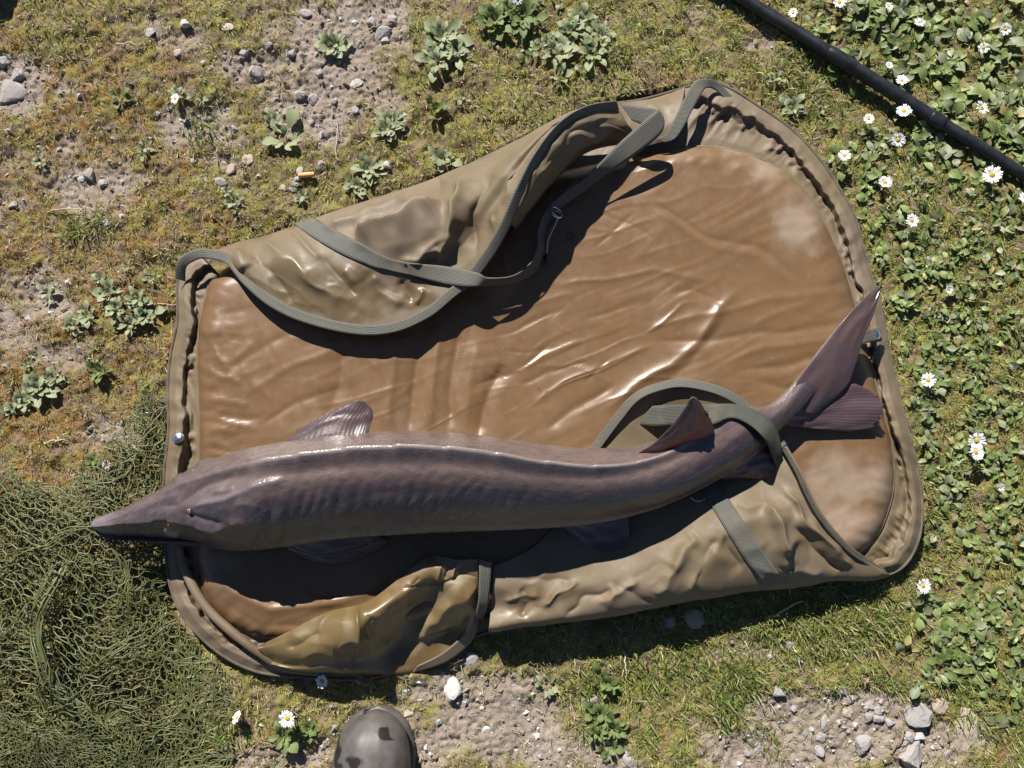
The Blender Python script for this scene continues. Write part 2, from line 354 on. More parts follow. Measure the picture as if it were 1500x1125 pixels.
FOLDS = [  # polyline, amplitude mm, width px
 ([(950,292),(1000,320),(1050,345),(1110,368),(1180,412)],-2.2,7),([(945,300),(1000,330),(1050,356),(1110,380),(1175,422)],1.6,10),
 ([(612,470),(606,560),(600,640)],-7,18),([(672,480),(668,560),(655,630)],-6.5,16),([(640,470),(636,560),(628,630)],5,14),([(735,530),(712,600),(700,640)],-6.5,14),([(575,480),(570,560),(566,630)],4,14),
 ([(700,500),(695,560),(685,620)],2.5,15),([(505,500),(500,560),(480,620)],-3.5,20),([(545,480),(550,550),(560,630)],3,18),
 ([(1080,425),(1050,452),(1025,500),(985,535),(930,565),(880,605)],5.5,15),([(1060,470),(1010,530),(940,590)],-3,16),
 ([(1000,445),(970,475),(950,490)],2.2,5),([(740,545),(790,520),(850,505)],2.4,6),([(760,560),(800,545),(860,535)],-2,7),([(700,570),(750,540),(800,505)],-2.4,8),
 ([(940,480),(1020,465),(1130,440),(1240,430)],2,9),([(960,500),(1060,495),(1150,485),(1250,470)],-2.4,9),([(1060,530),(1120,510),(1200,500),(1265,480)],2.2,9),([(1080,545),(1150,535),(1270,510)],-2.6,9),
 ([(1100,560),(1180,570),(1260,560)],-2.6,11),([(1100,480),(1150,455),(1200,440)],1.6,6),([(980,430),(1010,425),(1060,445)],-1.8,6),([(820,420),(880,405),(950,395),(1040,410)],1.6,6),([(850,300),(920,330),(960,360)],-1.2,7),
 ([(290,470),(310,500),(320,530),(345,560)],3,8),([(288,580),(320,588),(360,590)],2.6,6),([(288,600),(330,612),(390,610)],-2.4,7),([(290,620),(320,632),(350,635)],2.4,6),([(288,650),(310,655),(340,660)],2.4,5),
 ([(320,555),(370,520),(440,480)],-1.8,8),([(340,580),(420,540),(500,500)],1.6,9),([(380,620),(450,590),(520,560)],-2,10),([(420,640),(500,600),(570,570)],1.6,10),([(300,540),(340,535),(380,500)],1.4,6),
 ([(300,840),(340,870),(390,895),(450,890),(520,880)],7,15),([(320,880),(380,915),(450,915)],-4,14),([(420,860),(470,880),(540,875),(580,840)],4,12),
 ([(800,630),(860,590),(900,560)],-3,10),([(780,600),(830,560),(900,530),(960,510)],2,8),([(860,470),(950,440),(1000,400)],-1.3,8),([(1190,690),(1230,720),(1250,780)],-2,14),([(1170,720),(1200,760)],2,12),
 ([(720,490),(760,470),(830,455)],-1.8,9),([(700,470),(780,440),(850,430)],1.4,9)]
wx = cpx + 9 * noise(cpx / 90, cpy / 90, 90); wy = cpy + 9 * noise(cpx / 90, cpy / 90, 91)
_r = random.Random(3)
for _ in range(46):      # small taut creases fanning from the seams and random ones across
    x, y = _r.uniform(300, 1240), _r.uniform(260, 640); a = _r.gauss(-.35, .45); l_ = _r.uniform(30, 130)
    FOLDS.append(([(x, y), (x + math.cos(a) * l_ * .5, y + math.sin(a) * l_ * .5 + _r.uniform(-6, 6)), (x + math.cos(a) * l_, y + math.sin(a) * l_)], _r.choice((-1, 1)) * _r.uniform(.35, 1.1), _r.uniform(2.5, 5)))
for _ in range(26):
    y = _r.uniform(440, 700); x = 291; a = _r.gauss(.2, .5); l_ = _r.uniform(25, 90); FOLDS.append(([(x, y), (x + math.cos(a) * l_ * .5, y + math.sin(a) * l_ * .5), (x + math.cos(a * .4) * l_, y + math.sin(a) * l_ * .7)], _r.choice((-1, 1)) * _r.uniform(1., 2.4), _r.uniform(3, 6)))
for pl, a, wd in FOLDS: CZ += (.8 * a) * polytaper(wx, wy, pl, wd * .8) * np.clip(prof * 1.2, 0, 1)
# taut creases running between the seams, finer ones near the edge
a1 = (wx * .93 + wy * -.36); a2 = (wx * .36 + wy * .93)
rid = 1 - np.abs(fbm(a1 / 260, a2 / 38, 61, 2)); CZ += .8 * sstep(.75, 1., rid) * prof * (.5 + .5 * noise(cpx / 90, cpy / 90, 5))
rid = 1 - np.abs(fbm(a2 / 200 + 9, a1 / 44, 62, 2)); CZ += .6 * sstep(.8, 1., rid) * prof * (cpx < 760)
ang = np.arange(NA)[None] * cum[-1] / NA
CZ += np.exp(-((edge - 14) / 22) ** 2) * (3.0 * noise(ang / 26, edge / 70, 70) + 1.5 * noise(ang / 11, edge / 40, 71))
CW = P(cpx, cpy, CZ / 1000)
dry = np.maximum.reduce([np.exp(-(((cpx - x) / a) ** 2 + ((cpy - y) / b_) ** 2) ** 1.5) * k for x, y, a, b_, k in
      [(1165,318,26,38,.62),(1195,305,24,60,.5),(1140,240,60,18,.4),(1215,705,70,62,.8),(1240,770,50,50,.8),(1180,640,60,40,.5),(430,500,70,25,.25),(1020,222,90,10,.4)]])
dry = np.clip(dry + .28 * fbm(cpx / 40, cpy / 40, 40, 3) * (dry > .08), 0, 1)
f = gridf(NR, NA, True)
cushion = obj('cushion', mesh('cushion', CW, f, M['cushion'], np.stack([CW[..., 0], CW[..., 1]], -1), {'dry': dry.ravel()}), mat, label='wet brown padded cushion')
if cushion.data.polygons[NA * 20].normal.z < 0: cushion.data.flip_normals()
# skirt: gathered side wall lying round the cushion
MS = 900; o_ = np.asarray([p[0] for p in OI], float); i_ = np.asarray([p[1] for p in OI], float); ti = np.linspace(0, len(OI) - 1, MS)
oo = cr(o_, ti); ii = cr(i_, ti); ln = np.concatenate([[0], np.cumsum(np.linalg.norm(np.diff(oo, axis=0), axis=1))])
TT = np.linspace(0, 1, 40)[None]; wid = np.linalg.norm(oo - ii, axis=1)[:, None]
band = np.clip(1 - 21 / wid, .3, .72)                                    # where the flat rim band starts
band = band +   .07 * noise(ln / 15, ln * 0, 3)[:, None] + .08 * noise(ln / 34, ln * 0, 13)[:, None]
u_ = np.where(TT < band, TT / band * .6, .6 + (TT - band) / (1 - band) * .4)
sz = np.interp(u_, [0, .15, .35, .5, .58, .64, .8, 1.], [24, 25, 22, 21, 26, 33, 33, 24])
puck = noise(ln[:, None] / 15 + 3 * noise(ln[:, None] / 80, TT * 0, 8), u_ * 3, 21) + .7 * noise(ln[:, None] / 30, u_ * 4 + 5, 22)
pk2 = 1 - np.abs(noise(ln[:, None] / 19 + .8 * u_, u_ * 1.3, 28)) * 2.2; sz = sz + 5 * np.clip(pk2, -.2, 1) ** 2 * np.exp(-((u_ - .45) / .22) ** 2) * (.5 + noise(ln[:, None] / 60, u_ * 0, 29)); sz = sz + puck * 5 * np.exp(-((u_ - .42) / .2) ** 2) + 2.2 * noise(ln[:, None] / 22, u_ * 2, 25) * (u_ > .55) + 7 * noise(ln[:, None] / 120, u_ * 0, 26) * (u_ > .5)
low = np.interp(ti, [0, 13, 14.5, 19.5, 21, 37, 38.5, 44], [1, 1, .35, .35, 1, 1, .25, .25])[:, None]; sz = 6 + (np.maximum(sz, 5) - 5) * low
inn = ii + (np.array([[790, 570]]) - ii) * .012
SK_ = None
G = P(inn[:, None, 0] * (1 - TT) + oo[:, None, 0] * TT, inn[:, None, 1] * (1 - TT) + oo[:, None, 1] * TT, sz / 1000)
GS = G
wall_o = patch_obj('side_wall', G, M['khaki'], mat, .0012, {'dry': np.clip(.5 + .5 * fbm(ln[:, None] / 60, TT * 2, 3, 2), 0, 1).ravel() * 1.}, label='gathered khaki side wall round the cushion')
def path_obj(name, W, r, m, n=8, par=None, **kw):
    v, f, uv = tube(W, r, n, False); return obj(name, mesh(name, v, f, m, uv), par or mat, **kw)
path_obj('rim_zip', G[:, -1] + np.array([0, 0, .0005]), .0022, M['webtan'], 8, wall_o, label='zip tape along the rim')
pip = cr(i_[1:38], np.linspace(0, 36, 500)); pe = pip + (np.array([[790, 570]]) - pip) * .006
k_ = np.argmin(np.abs(edge - 3) + 0, axis=0)
path_obj('piping', P(pe[:, 0], pe[:, 1], np.full(500, .0275) + .002 * noise(np.arange(500) / 9, np.zeros(500), 4)), .0024, M['khaki'], 8, cushion, label='piped seam round the cushion')

def zat(G, px_, py_):
    a, b_ = Q(G); k = np.argmin((a - px_) ** 2 + (b_ - py_) ** 2); return G.reshape(-1, 3)[k, 2] * 1000
def crumple(G, folds, amp, seed, sc=40, edgefade=.12):
    a, b_ = Q(G); N = normals(G); h = np.zeros(a.shape)
    ax = a + 7 * noise(a / 30, b_ / 30, seed + 50); bx = b_ + 7 * noise(a / 30, b_ / 30, seed + 51)
    for pl, k, wd, *w2 in folds: h += k * polytaper(ax, bx, pl, wd, *w2)
    r = np.abs(noise(a / (sc * 2.2), b_ / (sc * 1.5), seed)); r2 = np.abs(noise(a / sc + 3, b_ / (sc * .8), seed + 4)); h += amp * (1.3 * (.4 - r) * 1.6 + 1.2 * noise(a / (sc * 2.4), b_ / (sc * 2.4), seed + 3))
    u = np.linspace(0, 1, G.shape[0])[:, None]; v = np.linspace(0, 1, G.shape[1])[None]
    m = np.minimum(1, np.minimum(np.minimum(u, 1 - u) / .03, np.minimum(v, 1 - v) / edgefade))
    return G + N * (h * m)[..., None] / 1000
def crinkles(n, box, seed, amp, wd=(2.5, 5), ln=(18, 60), ang=None):
    r_ = random.Random(seed); out = []
    for _ in range(n):
        x, y = r_.uniform(box[0], box[2]), r_.uniform(box[1], box[3]); a = r_.uniform(0, 6.28) if ang is None else r_.gauss(ang, .35); l_ = r_.uniform(*ln); b_ = a + r_.gauss(0, .35)
        out.append(([(x, y), (x + math.cos(a) * l_ * .5, y + math.sin(a) * l_ * .5), (x + math.cos(a) * l_ * .5 + math.cos(b_) * l_ * .5, y + math.sin(a) * l_ * .5 + math.sin(b_) * l_ * .5)], r_.choice((-.5, 1, 1)) * r_.uniform(.4, 1) * amp, r_.uniform(*wd)))
    return out
FO = []
def flap(name, net, nu, nv, folds, amp, seed, m, dryv=.4, sc=40, wet=None, **kw):
    G = crumple(patch(net, nu, nv), folds, amp, seed, sc); a, b_ = Q(G)
    if wet: dryv = dryv - 1.1 * np.maximum.reduce([np.exp(-((a - x) / rx) ** 2 - ((b_ - y) / ry) ** 2) for x, y, rx, ry in wet])
    FO.append(patch_obj(name, G, M[m], mat, .0012, {'dry': np.clip(dryv + .4 * fbm(a / 50, b_ / 50, seed + 8, 3), -.8, 1).ravel()}, **kw)); return G
# top flap
tr = [(300,371,48),(335,379,60),(362,410,68),(400,442,72),(450,465,74),(520,481,76),(575,479,76),(625,458,78),(660,430,82),(690,405,92),(720,365,114),(742,325,134),(760,282,148),(785,232,152),(820,186,146),(860,161,130),(905,153,100)]
ot = [(290,374,22),(322,364,18),(350,354,14),(385,346,12),(415,336,12),(445,325,12),(490,309,12),(540,293,12),(590,277,12),(630,263,12),(665,248,12),(700,234,12),(730,219,14),(765,201,20),(800,181,35),(845,160,60),(900,151,72)]
hb = [(5,4),(16,8),(34,20),(42,21),(46,21),(50,20),(53,20),(56,20),(56,18),(56,16),(56,12),(50,8),(50,6),(46,4),(34,2),(16,0),(4,0)]
net = []
for (a, b_, (h1, h2)) in zip(ot, tr, hb):
    col = []
    for tq, e in ((0, 0), (.12, h1 * .75), (.4, h1 * .95), (.72, h2), (1, 0)):
        col.append((a[0] + (b_[0] - a[0]) * tq, a[1] + (b_[1] - a[1]) * tq, a[2] + (b_[2] - a[2]) * tq + e))
    net.append(col)
TF = crinkles(12, (380, 250, 760, 370), 5, 1.6, (3, 6), (40, 110), -.55) + crinkles(16, (440, 375, 640, 420), 6, 1.4, (3, 5.5), (30, 70), .9) + crinkles(8, (350, 370, 560, 430), 16, 1.4, (4, 7), (60, 120), .75) + [([(480,340),(535,318),(598,296)],14,16,12),([(520,347),(570,336),(612,320),(650,296)],30,13,20),([(590,385),(625,372),(645,362)],7,8,10),([(640,390),(655,350),(668,300),(690,262)],16,11),
      ([(700,372),(694,330),(700,290),(720,255)],-8,12),([(722,340),(735,300),(755,255)],7,9),([(600,385),(640,352),(660,340)],5,7),([(380,350),(420,380),(470,420),(520,450)],7,16),([(360,370),(400,400),(430,440)],-5,12),
      ([(470,375),(500,410),(520,430)],-5,9),([(540,400),(560,430),(590,450)],5,9),([(590,410),(600,440)],-5,8),([(620,420),(610,445)],5,7),([(430,340),(450,365),(470,380)],5,10),([(350,365),(360,395)],6,8),([(500,392),(520,415)],4,6),
      ([(780,230),(770,260),(750,300)],-3,8),([(640,260),(632,300)],-4,12),([(840,170),(800,200)],-3,7)]
GT = flap('top_flap', net, 300, 90, TF, 1.7, 11, 'khaki', .45, 34, wet=[(520,430,110,50),(600,430,60,40),(430,400,60,50)], label='crumpled khaki flap folded over the far edge')
ribbon_along('flap_binding', [(264,410,40),(266,388,52),(280,376,58),(300,371,58)] + [(p[0], p[1] + 1, p[2] + 3) for p in tr[1:]], .0145, M['web'], FO[0], tilt=[-.5, -.4, .1, .2, .1, 0, -.1, -.2, -.5, -.9, -1.1, -.8], label='grey webbing binding on the curled flap edge')
# turned-in fabric under the standing edge of the flap
flap('flap_lining', [[(744,326,130),(750,330,120),(754,334,95),(756,338,60)],[(763,284,144),(774,290,136),(782,297,105),(785,300,60)],[(788,234,148),(804,240,142),(818,250,112),(822,256,60)],[(822,189,142),(838,200,138),(852,216,108),(856,226,60)],[(862,164,126),(874,180,122),(890,202,95),(894,214,58)],[(905,155,96),(916,176,92),(930,196,74),(935,212,58)]], 100, 50,
     crinkles(8, (780, 180, 900, 260), 4, 3) + [([(800,240),(850,190),(890,175)],-5,8)], 2, 15, 'khaki', .3, 24)
flap('corner_flap', [[(896,151,60),(905,170,62),(918,195,60),(925,222,52)],[(930,148,24),(938,165,50),(948,190,58),(955,212,52)],[(965,142,18),(968,160,48),(972,185,56),(975,207,52)],[(1003,128,30),(1000,150,56),(992,180,60),(985,205,54)]], 90, 60,
     [([(950,150),(965,185)],5,8)], 2, 19, 'khaki', .5, 30)
ribbon('corner_binding', [(1072,140,34),(1050,119,44),(1032,115,56),(1016,121,62),(1002,145,66),(989,172,66),(977,194,62),(964,203,58)], [(1066,148,34),(1047,131,42),(1035,129,54),(1028,137,60),(1016,158,64),(1004,182,64),(990,203,60),(974,209,56)], M['web'], mat, label='grey webbing binding at the far right corner')
# strap sewn to the top flap, then loose
lo = [(432,324),(463,350),(503,373),(550,392),(597,403),(648,415)]; up = [(460,316),(493,338),(530,357),(563,375),(597,385),(652,390)]
e1 = [(x, y, zat(GT, x, y) + 5) for x, y in lo[-2:]] + [(690,420,98),(712,419,92),(750,416,78),(782,401,68),(797,372,64),(798,345,64),(808,318,66),(836,294,70),(863,275,74),(893,252,80),(930,228,88),(970,193,98),(968,164,102),(940,156,102),(908,152,100)]
e2 = [(x, y, zat(GT, x, y) + 5) for x, y in up[-2:]] + [(698,399,102),(716,407,100),(750,405,92),(775,388,86),(787,362,82),(788,338,80),(799,309,82),(828,281,84),(851,266,86),(878,240,92),(910,207,100),(961,163,110),(962,170,104),(944,182,98),(925,176,96)]
ribbon('carry_strap', e1, e2, M['web'], mat, n=340, label='grey webbing carry strap, loose and twisted')
def ribbon_on(G, lo_, up_, n=60, nv=7, lift=2.2):
    a = cr(np.asarray(lo_, float), np.linspace(0, len(lo_) - 1, n)); b_ = cr(np.asarray(up_, float), np.linspace(0, len(up_) - 1, n)); t_ = np.linspace(0, 1, nv)[None, :, None]
    p_ = a[:, None] * (1 - t_) + b_[:, None] * t_; gx, gy = Q(G); gx = gx.ravel(); gy = gy.ravel(); gz_ = G.reshape(-1, 3)[:, 2]
    z = np.array([[gz_[np.argsort((gx - q[0]) ** 2 + (gy - q[1]) ** 2)[:6]].max() for q in row] for row in p_])
    for _ in range(2): z[1:-1] = np.maximum(z[1:-1], (z[:-2] + z[2:]) / 2)
    W = P(p_[..., 0], p_[..., 1], z + lift / 1000); L_ = np.concatenate([[0], np.cumsum(np.linalg.norm(np.diff(W.mean(1), axis=0), axis=1))])
    return W, np.stack(np.broadcast_arrays(L_[:, None], t_[..., 0] * .026), -1).reshape(-1, 2)
W_, uv_ = ribbon_on(GT, [(430,327)] + lo[1:], [(459,318)] + up[1:]); patch_obj('carry_strap', W_, M['web'], mat, .0016, uv=uv_, label='grey webbing strap sewn across the top flap')
# ring, cord and toggle on the strap
def torus(name, c, R_, r, nrm, m, parent, n=28, k=8, arc=1., **kw):
    q = Vector(nrm).to_track_quat('Z', 'Y'); a = np.linspace(0, 2 * np.pi * arc, n)
    W = np.array([Vector(c) + q @ Vector((math.cos(x) * R_, math.sin(x) * R_, 0)) for x in a])
    v, f, uv = tube(W, r, k, False); return obj(name, mesh(name, v, f, m, uv), parent, **kw)
torus('split_ring', tuple(P(816, 311, .078)), .0095, .0009, (.6, .5, .75), M['steel'], mat, label='steel split ring on the strap')
torus('split_ring', tuple(P(814, 313, .075)), .0095, .0009, (.5, .6, .7), M['steel'], mat)
tube_obj('cord', [(818,318,72),(812,332,66),(803,352,66),(801,372,62)], .0008, M['cord'], mat, 6)
def blob(name, c, rx, ry, rz, m, parent=None, seed=0, rough=.0, n=12, **kw):
    u, v = np.meshgrid(np.linspace(0, np.pi, n), np.arange(n * 2) / (n * 2) * 2 * np.pi, indexing='ij')
    d = np.stack([np.sin(u) * np.cos(v), np.sin(u) * np.sin(v), np.cos(u)], -1)
    if rough: d = d * (1 + rough * (noise(d[..., 0] * 1.7 + seed, d[..., 1] * 1.7 + d[..., 2] * 2, seed)))[..., None]
    W = d * np.array([rx, ry, rz]) + np.asarray(c); f = gridf(n, n * 2, True)
    o = obj(name, mesh(name, W, f, m), parent, **kw)
    return o
blob('cord_toggle', P(801, 379, .061), .005, .008, .006, M['blackplastic'], mat)
torus('cord_loop', tuple(P(835, 345, .056)), .0055, .0007, (0, .3, 1), M['blackplastic'], mat)
# press studs
def stud(c, nrm):
    q = Vector(nrm).to_track_quat('Z', 'Y').to_matrix(); prof_ = [(0, .004), (.004, .0038), (.0072, .0028), (.0085, .0012), (.0085, -.0012), (0, -.0012)]
    a = np.arange(20) / 20 * 2 * np.pi
    W = np.array([[Vector(c) + q @ Vector((r * math.cos(x), r * math.sin(x), h)) for x in a] for r, h in prof_])
    return obj('press_stud', mesh('press_stud', W, gridf(len(prof_), 20, True)[:, ::-1], M['steel']), mat)
stud(P(261, 641, zat(GS, 261, 641) / 1000 + .001), (-.15, .25, 1)); stud(P(1284, 489, zat(GS, 1284, 489) / 1000 + .001), (.4, .1, .9))
ribbon('stud_tab', [(1284,480,42),(1268,484,46),(1255,490,46)], [(1284,500,42),(1270,502,46),(1258,508,46)], M['webdark'], mat)
# near left flap
net = [[(376,948,45),(378,951,47),(385,958,43),(395,968,35),(398,974,36),(402,980,8)],[(424,924,58),(425,940,66),(428,958,64),(430,974,48),(431,982,44),(433,986,8)],[(480,896,66),(482,920,82),(482,945,82),(480,970,62),(479,983,48),(478,986,8)],
 [(536,882,68),(530,905,88),(526,930,90),(522,962,55),(520,985,46),(519,988,8)],[(584,848,74),(585,875,86),(582,905,58),(572,950,28),(566,985,20),(565,988,8)],[(628,816,80),(630,845,86),(625,885,50),(615,935,26),(609,979,18),(607,984,8)],
 [(672,820,82),(668,845,80),(664,875,76),(650,925,30),(646,963,18),(643,968,8)],[(700,819,82),(700,850,74),(700,880,66),(692,915,36),(683,936,20),(679,942,8)]]
GL = flap('near_flap', net, 260, 110, crinkles(16, (420, 880, 640, 960), 8, 2.0, (3, 6), (40, 100), -.5) + [([(530,895),(525,930),(520,965)],7,6),([(545,900),(540,940)],-5,9),([(700,862),(660,885),(625,920),(610,945)],9,13),([(690,900),(650,930)],-4,12),([(640,830),(636,850)],4,4),([(655,828),(650,846)],-3,4),
  ([(668,828),(664,846)],4,4),([(682,826),(678,845)],-3,4),([(615,840),(608,858)],-3,4),([(590,865),(640,852),(700,842)],-3,3),([(440,960),(500,955)],4,12),([(420,950),(470,925)],-4,10)], 2.2, 23, 'olive', .05, 38, label='glossy wet olive flap lying over the near left corner')
ribbon('flap_rim', [(604,986,16),(655,969,18),(692,938,22),(704,900,30),(708,870,48)], [(612,976,22),(648,957,26),(678,930,32),(690,902,42),(700,868,56)], M['khaki'], FO[-1], label='pale rim band of the near flap')
ribbon('flap_binding', [(702,819,86),(702,850,82),(701,880,74),(696,905,58)], [(720,824,80),(719,852,74),(715,884,64),(708,908,48)], M['web'], FO[-1])
tube_obj('rolled_edge', [(262,800,30),(268,825,36),(282,858,40),(305,893,42),(340,926,42),(378,955,38),(415,978,26),(470,986,20)], [.0045, .006, .0065, .006, .0065, .006, .005, .004], M['khaki'], mat, 12, 90)
# near right flap, the fish lies on it
net = [[(722,830,64),(721,860,64),(719,890,52),(716,922,58),(716,927,8)],[(800,785,57),(800,840,64),(800,882,60),(800,910,58),(800,915,8)],[(872,662,58),(890,780,57),(895,850,68),(900,895,58),(900,900,8)],[(905,612,70),(950,740,57),(985,830,74),(1000,877,58),(1000,882,8)],
 [(952,573,84),(1000,700,58),(1050,795,84),(1090,861,58),(1090,866,8)],[(1052,572,88),(1062,690,60),(1108,770,88),(1150,853,58),(1150,858,8)],[(1122,622,74),(1112,690,62),(1160,770,82),(1210,845,58),(1210,850,8)],[(1150,662,68),(1160,705,76),(1200,785,74),(1262,844,50),(1262,849,8)],[(1172,700,82),(1197,752,80),(1240,802,66),(1300,839,40),(1300,844,8)]]
GR = flap('near_flap', net, 300, 110, crinkles(10, (730, 830, 1200, 895), 9, 2.0, (6, 10), (35, 80), -.95) + [([(1126,742),(1140,775),(1150,810)],16,20,9),([(1150,722),(1185,775),(1235,825)],12,9,12),([(960,870),(985,835),(1010,800)],9,9,18),([(1000,868),(1030,830),(1055,800)],8,9,16),([(880,885),(900,868),(935,855)],8,10,14)] + [([(760,900),(780,880),(760,865)],-5,9),([(795,895),(815,870),(850,855)],7,10),([(830,905),(850,880),(900,862)],-5,9),([(900,850),(930,870),(960,885)],-4,8),([(980,830),(1005,800),(1020,785)],7,9),([(1020,850),(1040,810),(1050,790)],-6,9),
  ([(1060,790),(1085,840)],-6,9),([(1130,760),(1140,800),(1145,830)],9,12),([(1165,770),(1200,810),(1230,835)],-9,9),([(1180,760),(1220,805),(1250,830)],6,7),([(1080,740),(1120,740),(1150,735)],5,10),([(740,880),(790,870)],5,8),([(1100,830),(1160,835),(1210,838)],4,8),([(760,850),(840,850)],-3,9)], 2.4, 29, 'khaki', .75, 48, wet=[(770,885,60,40)], label='khaki flap running under the fish')
arc = [(868,662,60),(884,640,66),(905,612,76),(930,583,88),(960,568,92),(1000,561,94),(1050,571,92),(1090,592,84),(1122,620,76),(1148,655,76),(1168,690,86),(1182,722,86),(1205,762,82),(1245,806,68),(1296,840,34)]
ribbon_along('flap_binding', arc[:10], .013, M['web'], FO[-1], tilt=[.2, .3, .5, .3, .2, .2], label='grey webbing binding arching behind the fish')
ribbon_along('flap_binding', arc[9:], .012, M['webtan'], FO[-1], tilt=[-.8, -1.0, -.6, -.3, -.2], shift=.1)
tube_obj('rim_zip', [(x - 1, y + 2, z + 1) for x, y, z in arc[9:]], .0022, M['webdark'], FO[-1], 8)
W_, uv_ = ribbon_on(GR, [(1022,700),(1035,728),(1060,770),(1088,815),(1113,850)], [(1048,694),(1062,722),(1090,765),(1118,806),(1143,843)]); patch_obj('carry_strap', W_, M['web'], mat, .0016, uv=uv_, label='grey webbing strap sewn across the near right flap')
ribbon('carry_strap', [(935,622,70),(960,624,82),(1000,622,100),(1040,622,132),(1072,612,128),(1098,622,128),(1120,642,126),(1132,668,96),(1140,694,64)], [(940,597,72),(962,594,84),(1000,592,102),(1040,592,124),(1076,592,118),(1110,603,112),(1134,622,106),(1145,655,86),(1147,690,64)], M['webdark'], mat, n=160, label='dark webbing strap looped over the tail of the fish')
torus('wire_loop', tuple(P(1022, 722, .066)), .012, .0007, (0, .4, 1), M['steel'], mat, arc=.45)

# ------------------------------------------------------------------ sturgeon
fish = empty('sturgeon', tuple(P(700, 705, .05)), 'long purplish brown sturgeon lying wet on the unhooking mat', 'fish')
ST = [ # top px, bottom px, centre z, height ratio, roll
 ((134,768),(135,774),66,1.,10),((138,761),(141,781),67,.9,12),((152,755),(154,788),70,.95,20),((180,744),(180,794),74,1.,26),((210,728),(207,797),80,1.02,30),((242,710),(237,800),87,1.02,32),((270,690),(266,803),93,1.,32),((300,674),(300,806),99,1.,32),((350,657),(345,808),105,.98,32),
 ((420,643),(414,803),113,1.15,34),((500,633),(500,791),119,1.26,35),((600,627),(600,784),121,1.30,35),((700,634),(695,780),118,1.28,34),((800,650),(795,776),110,1.22,30),((880,656),(880,768),104,1.16,27),((942,650),(960,747),96,1.05,28),((1000,626),(1030,716),92,1.,30),((1050,598),(1078,688),91,.95,34),
 ((1092,594),(1118,658),88,.95,40),((1124,592),(1144,628),86,.95,45),((1150,572),(1170,602),87,.8,50),((1176,541),(1204,562),90,.34,55),((1206,502),(1232,520),94,.26,55),((1240,463),(1258,475),98,.26,55),((1268,434),(1280,442),99,.3,55),((1290,415),(1292,417),98,.5,55)]
NS, NT_ = 560, 150
tq = np.linspace(0, len(ST) - 1, NS)
tp = cr([s[0] for s in ST], tq); bp = cr([s[1] for s in ST], tq); zc = cr([[s[2]] for s in ST], tq)[:, 0] / 1000; hr = cr([[s[3]] for s in ST], tq)[:, 0]; ro = np.radians(cr([[s[4]] for s in ST], tq)[:, 0])
TW = P(tp[:, 0], tp[:, 1], zc); BW = P(bp[:, 0], bp[:, 1], zc); C = (TW + BW) / 2; sv = TW - C; wv = np.linalg.norm(sv, axis=1); sh = sv / wv[:, None]
mx = (tp[:, 0] + bp[:, 0]) / 2
phi = np.linspace(-np.pi, np.pi, NT_, endpoint=False); psi = phi[None] + ro[:, None]
slen = np.concatenate([[0], np.cumsum(np.linalg.norm(np.diff(C, axis=0), axis=1))])[:, None] * 1000      # mm along the fish
bodym = sstep(360, 430, mx) * (1 - sstep(985, 1040, mx))
rad = np.ones((NS, NT_))
ph = phi[None]
sc = (slen / 62) % 1; scut = .35 + .65 * (1 - sc) ** .7 * sstep(0, .12, sc)
rad += (bodym[:, None]) * .085 * np.exp(-(np.abs(ph) / .085) ** 1.4) * scut
rad -= bodym[:, None] * .04 * np.exp(-((ph + .22) / .14) ** 2)
sc2 = (slen / 22) % 1
rad += (sstep(380, 460, mx) * (1 - sstep(1080, 1120, mx)))[:, None] * .014 * np.exp(-((np.abs(ph) - 2.12) / .06) ** 2) * (.4 + .6 * (1 - sc2))
# flank muscle folds
fm = sstep(370, 470, mx)[:, None] * (1 - sstep(760, 850, mx))[:, None] * np.exp(-((ph + 1.05) / .45) ** 2)
ribp = slen / 17.5 - ph * 1.3 + .45 * noise(slen / 55, ph * 2, 6); saw = np.abs((ribp % 1) - .35) * 2
rad -= fm * .045 * np.exp(-(saw / .45) ** 2) * (.6 + .5 * noise(slen / 40, ph * 3, 16))
rad += .012 * fbm(slen / 45 + 0 * ph, ph * 1.3, 44, 3) * sstep(150, 300, mx)[:, None]
cosp = np.cos(psi); cz = np.where(cosp < 0, cosp * .72, cosp)
# slightly keeled section: flatter flanks below the back
KM = np.array([2.4 - 2 * np.pi, -2.2, 0, 1.2, 2.4, 2 * np.pi - 2.2])
pk = np.ones(NT_)
for q0, q1 in zip(KM[:-1], KM[1:]):
    w0 = (phi >= q0) & (phi <= q1); hf = (q1 - q0) / 2; pk[w0] = np.cos(hf) / np.cos(phi[w0] - (q0 + q1) / 2)
kk = 1 + (pk[None] - 1) * (.55 * sstep(300, 480, mx) * (1 - .6 * sstep(820, 1000, mx)) + .12 + .28 * sstep(150, 200, mx) * (1 - sstep(300, 400, mx)))[:, None]
V = C[:, None] + sh[:, None] * (wv[:, None] * np.sin(psi) * rad * kk)[..., None]; V[..., 2] += (wv * hr)[:, None] * cz * rad * kk
h0, h1 = Q(V); yl = np.interp(h0, [135, 180, 245, 300, 360], [772, 768, 764, 776, 800])      # the snout falls away steeply below its side ridge
V[..., 2] -= .0011 * np.clip(h1 - yl, 0, 60) * (1 - sstep(290, 370, h0)) * (np.cos(psi) > -.3)
fn = np.cross(np.gradient(V, axis=0), np.roll(V, -1, 1) - np.roll(V, 1, 1)); fn /= np.linalg.norm(fn, axis=-1, keepdims=True) + 1e-12
if (fn * (V - C[:, None])).sum() < 0: fn = -fn
hp, hq = Q(V); upm = sstep(-.25, .2, fn[..., 2])
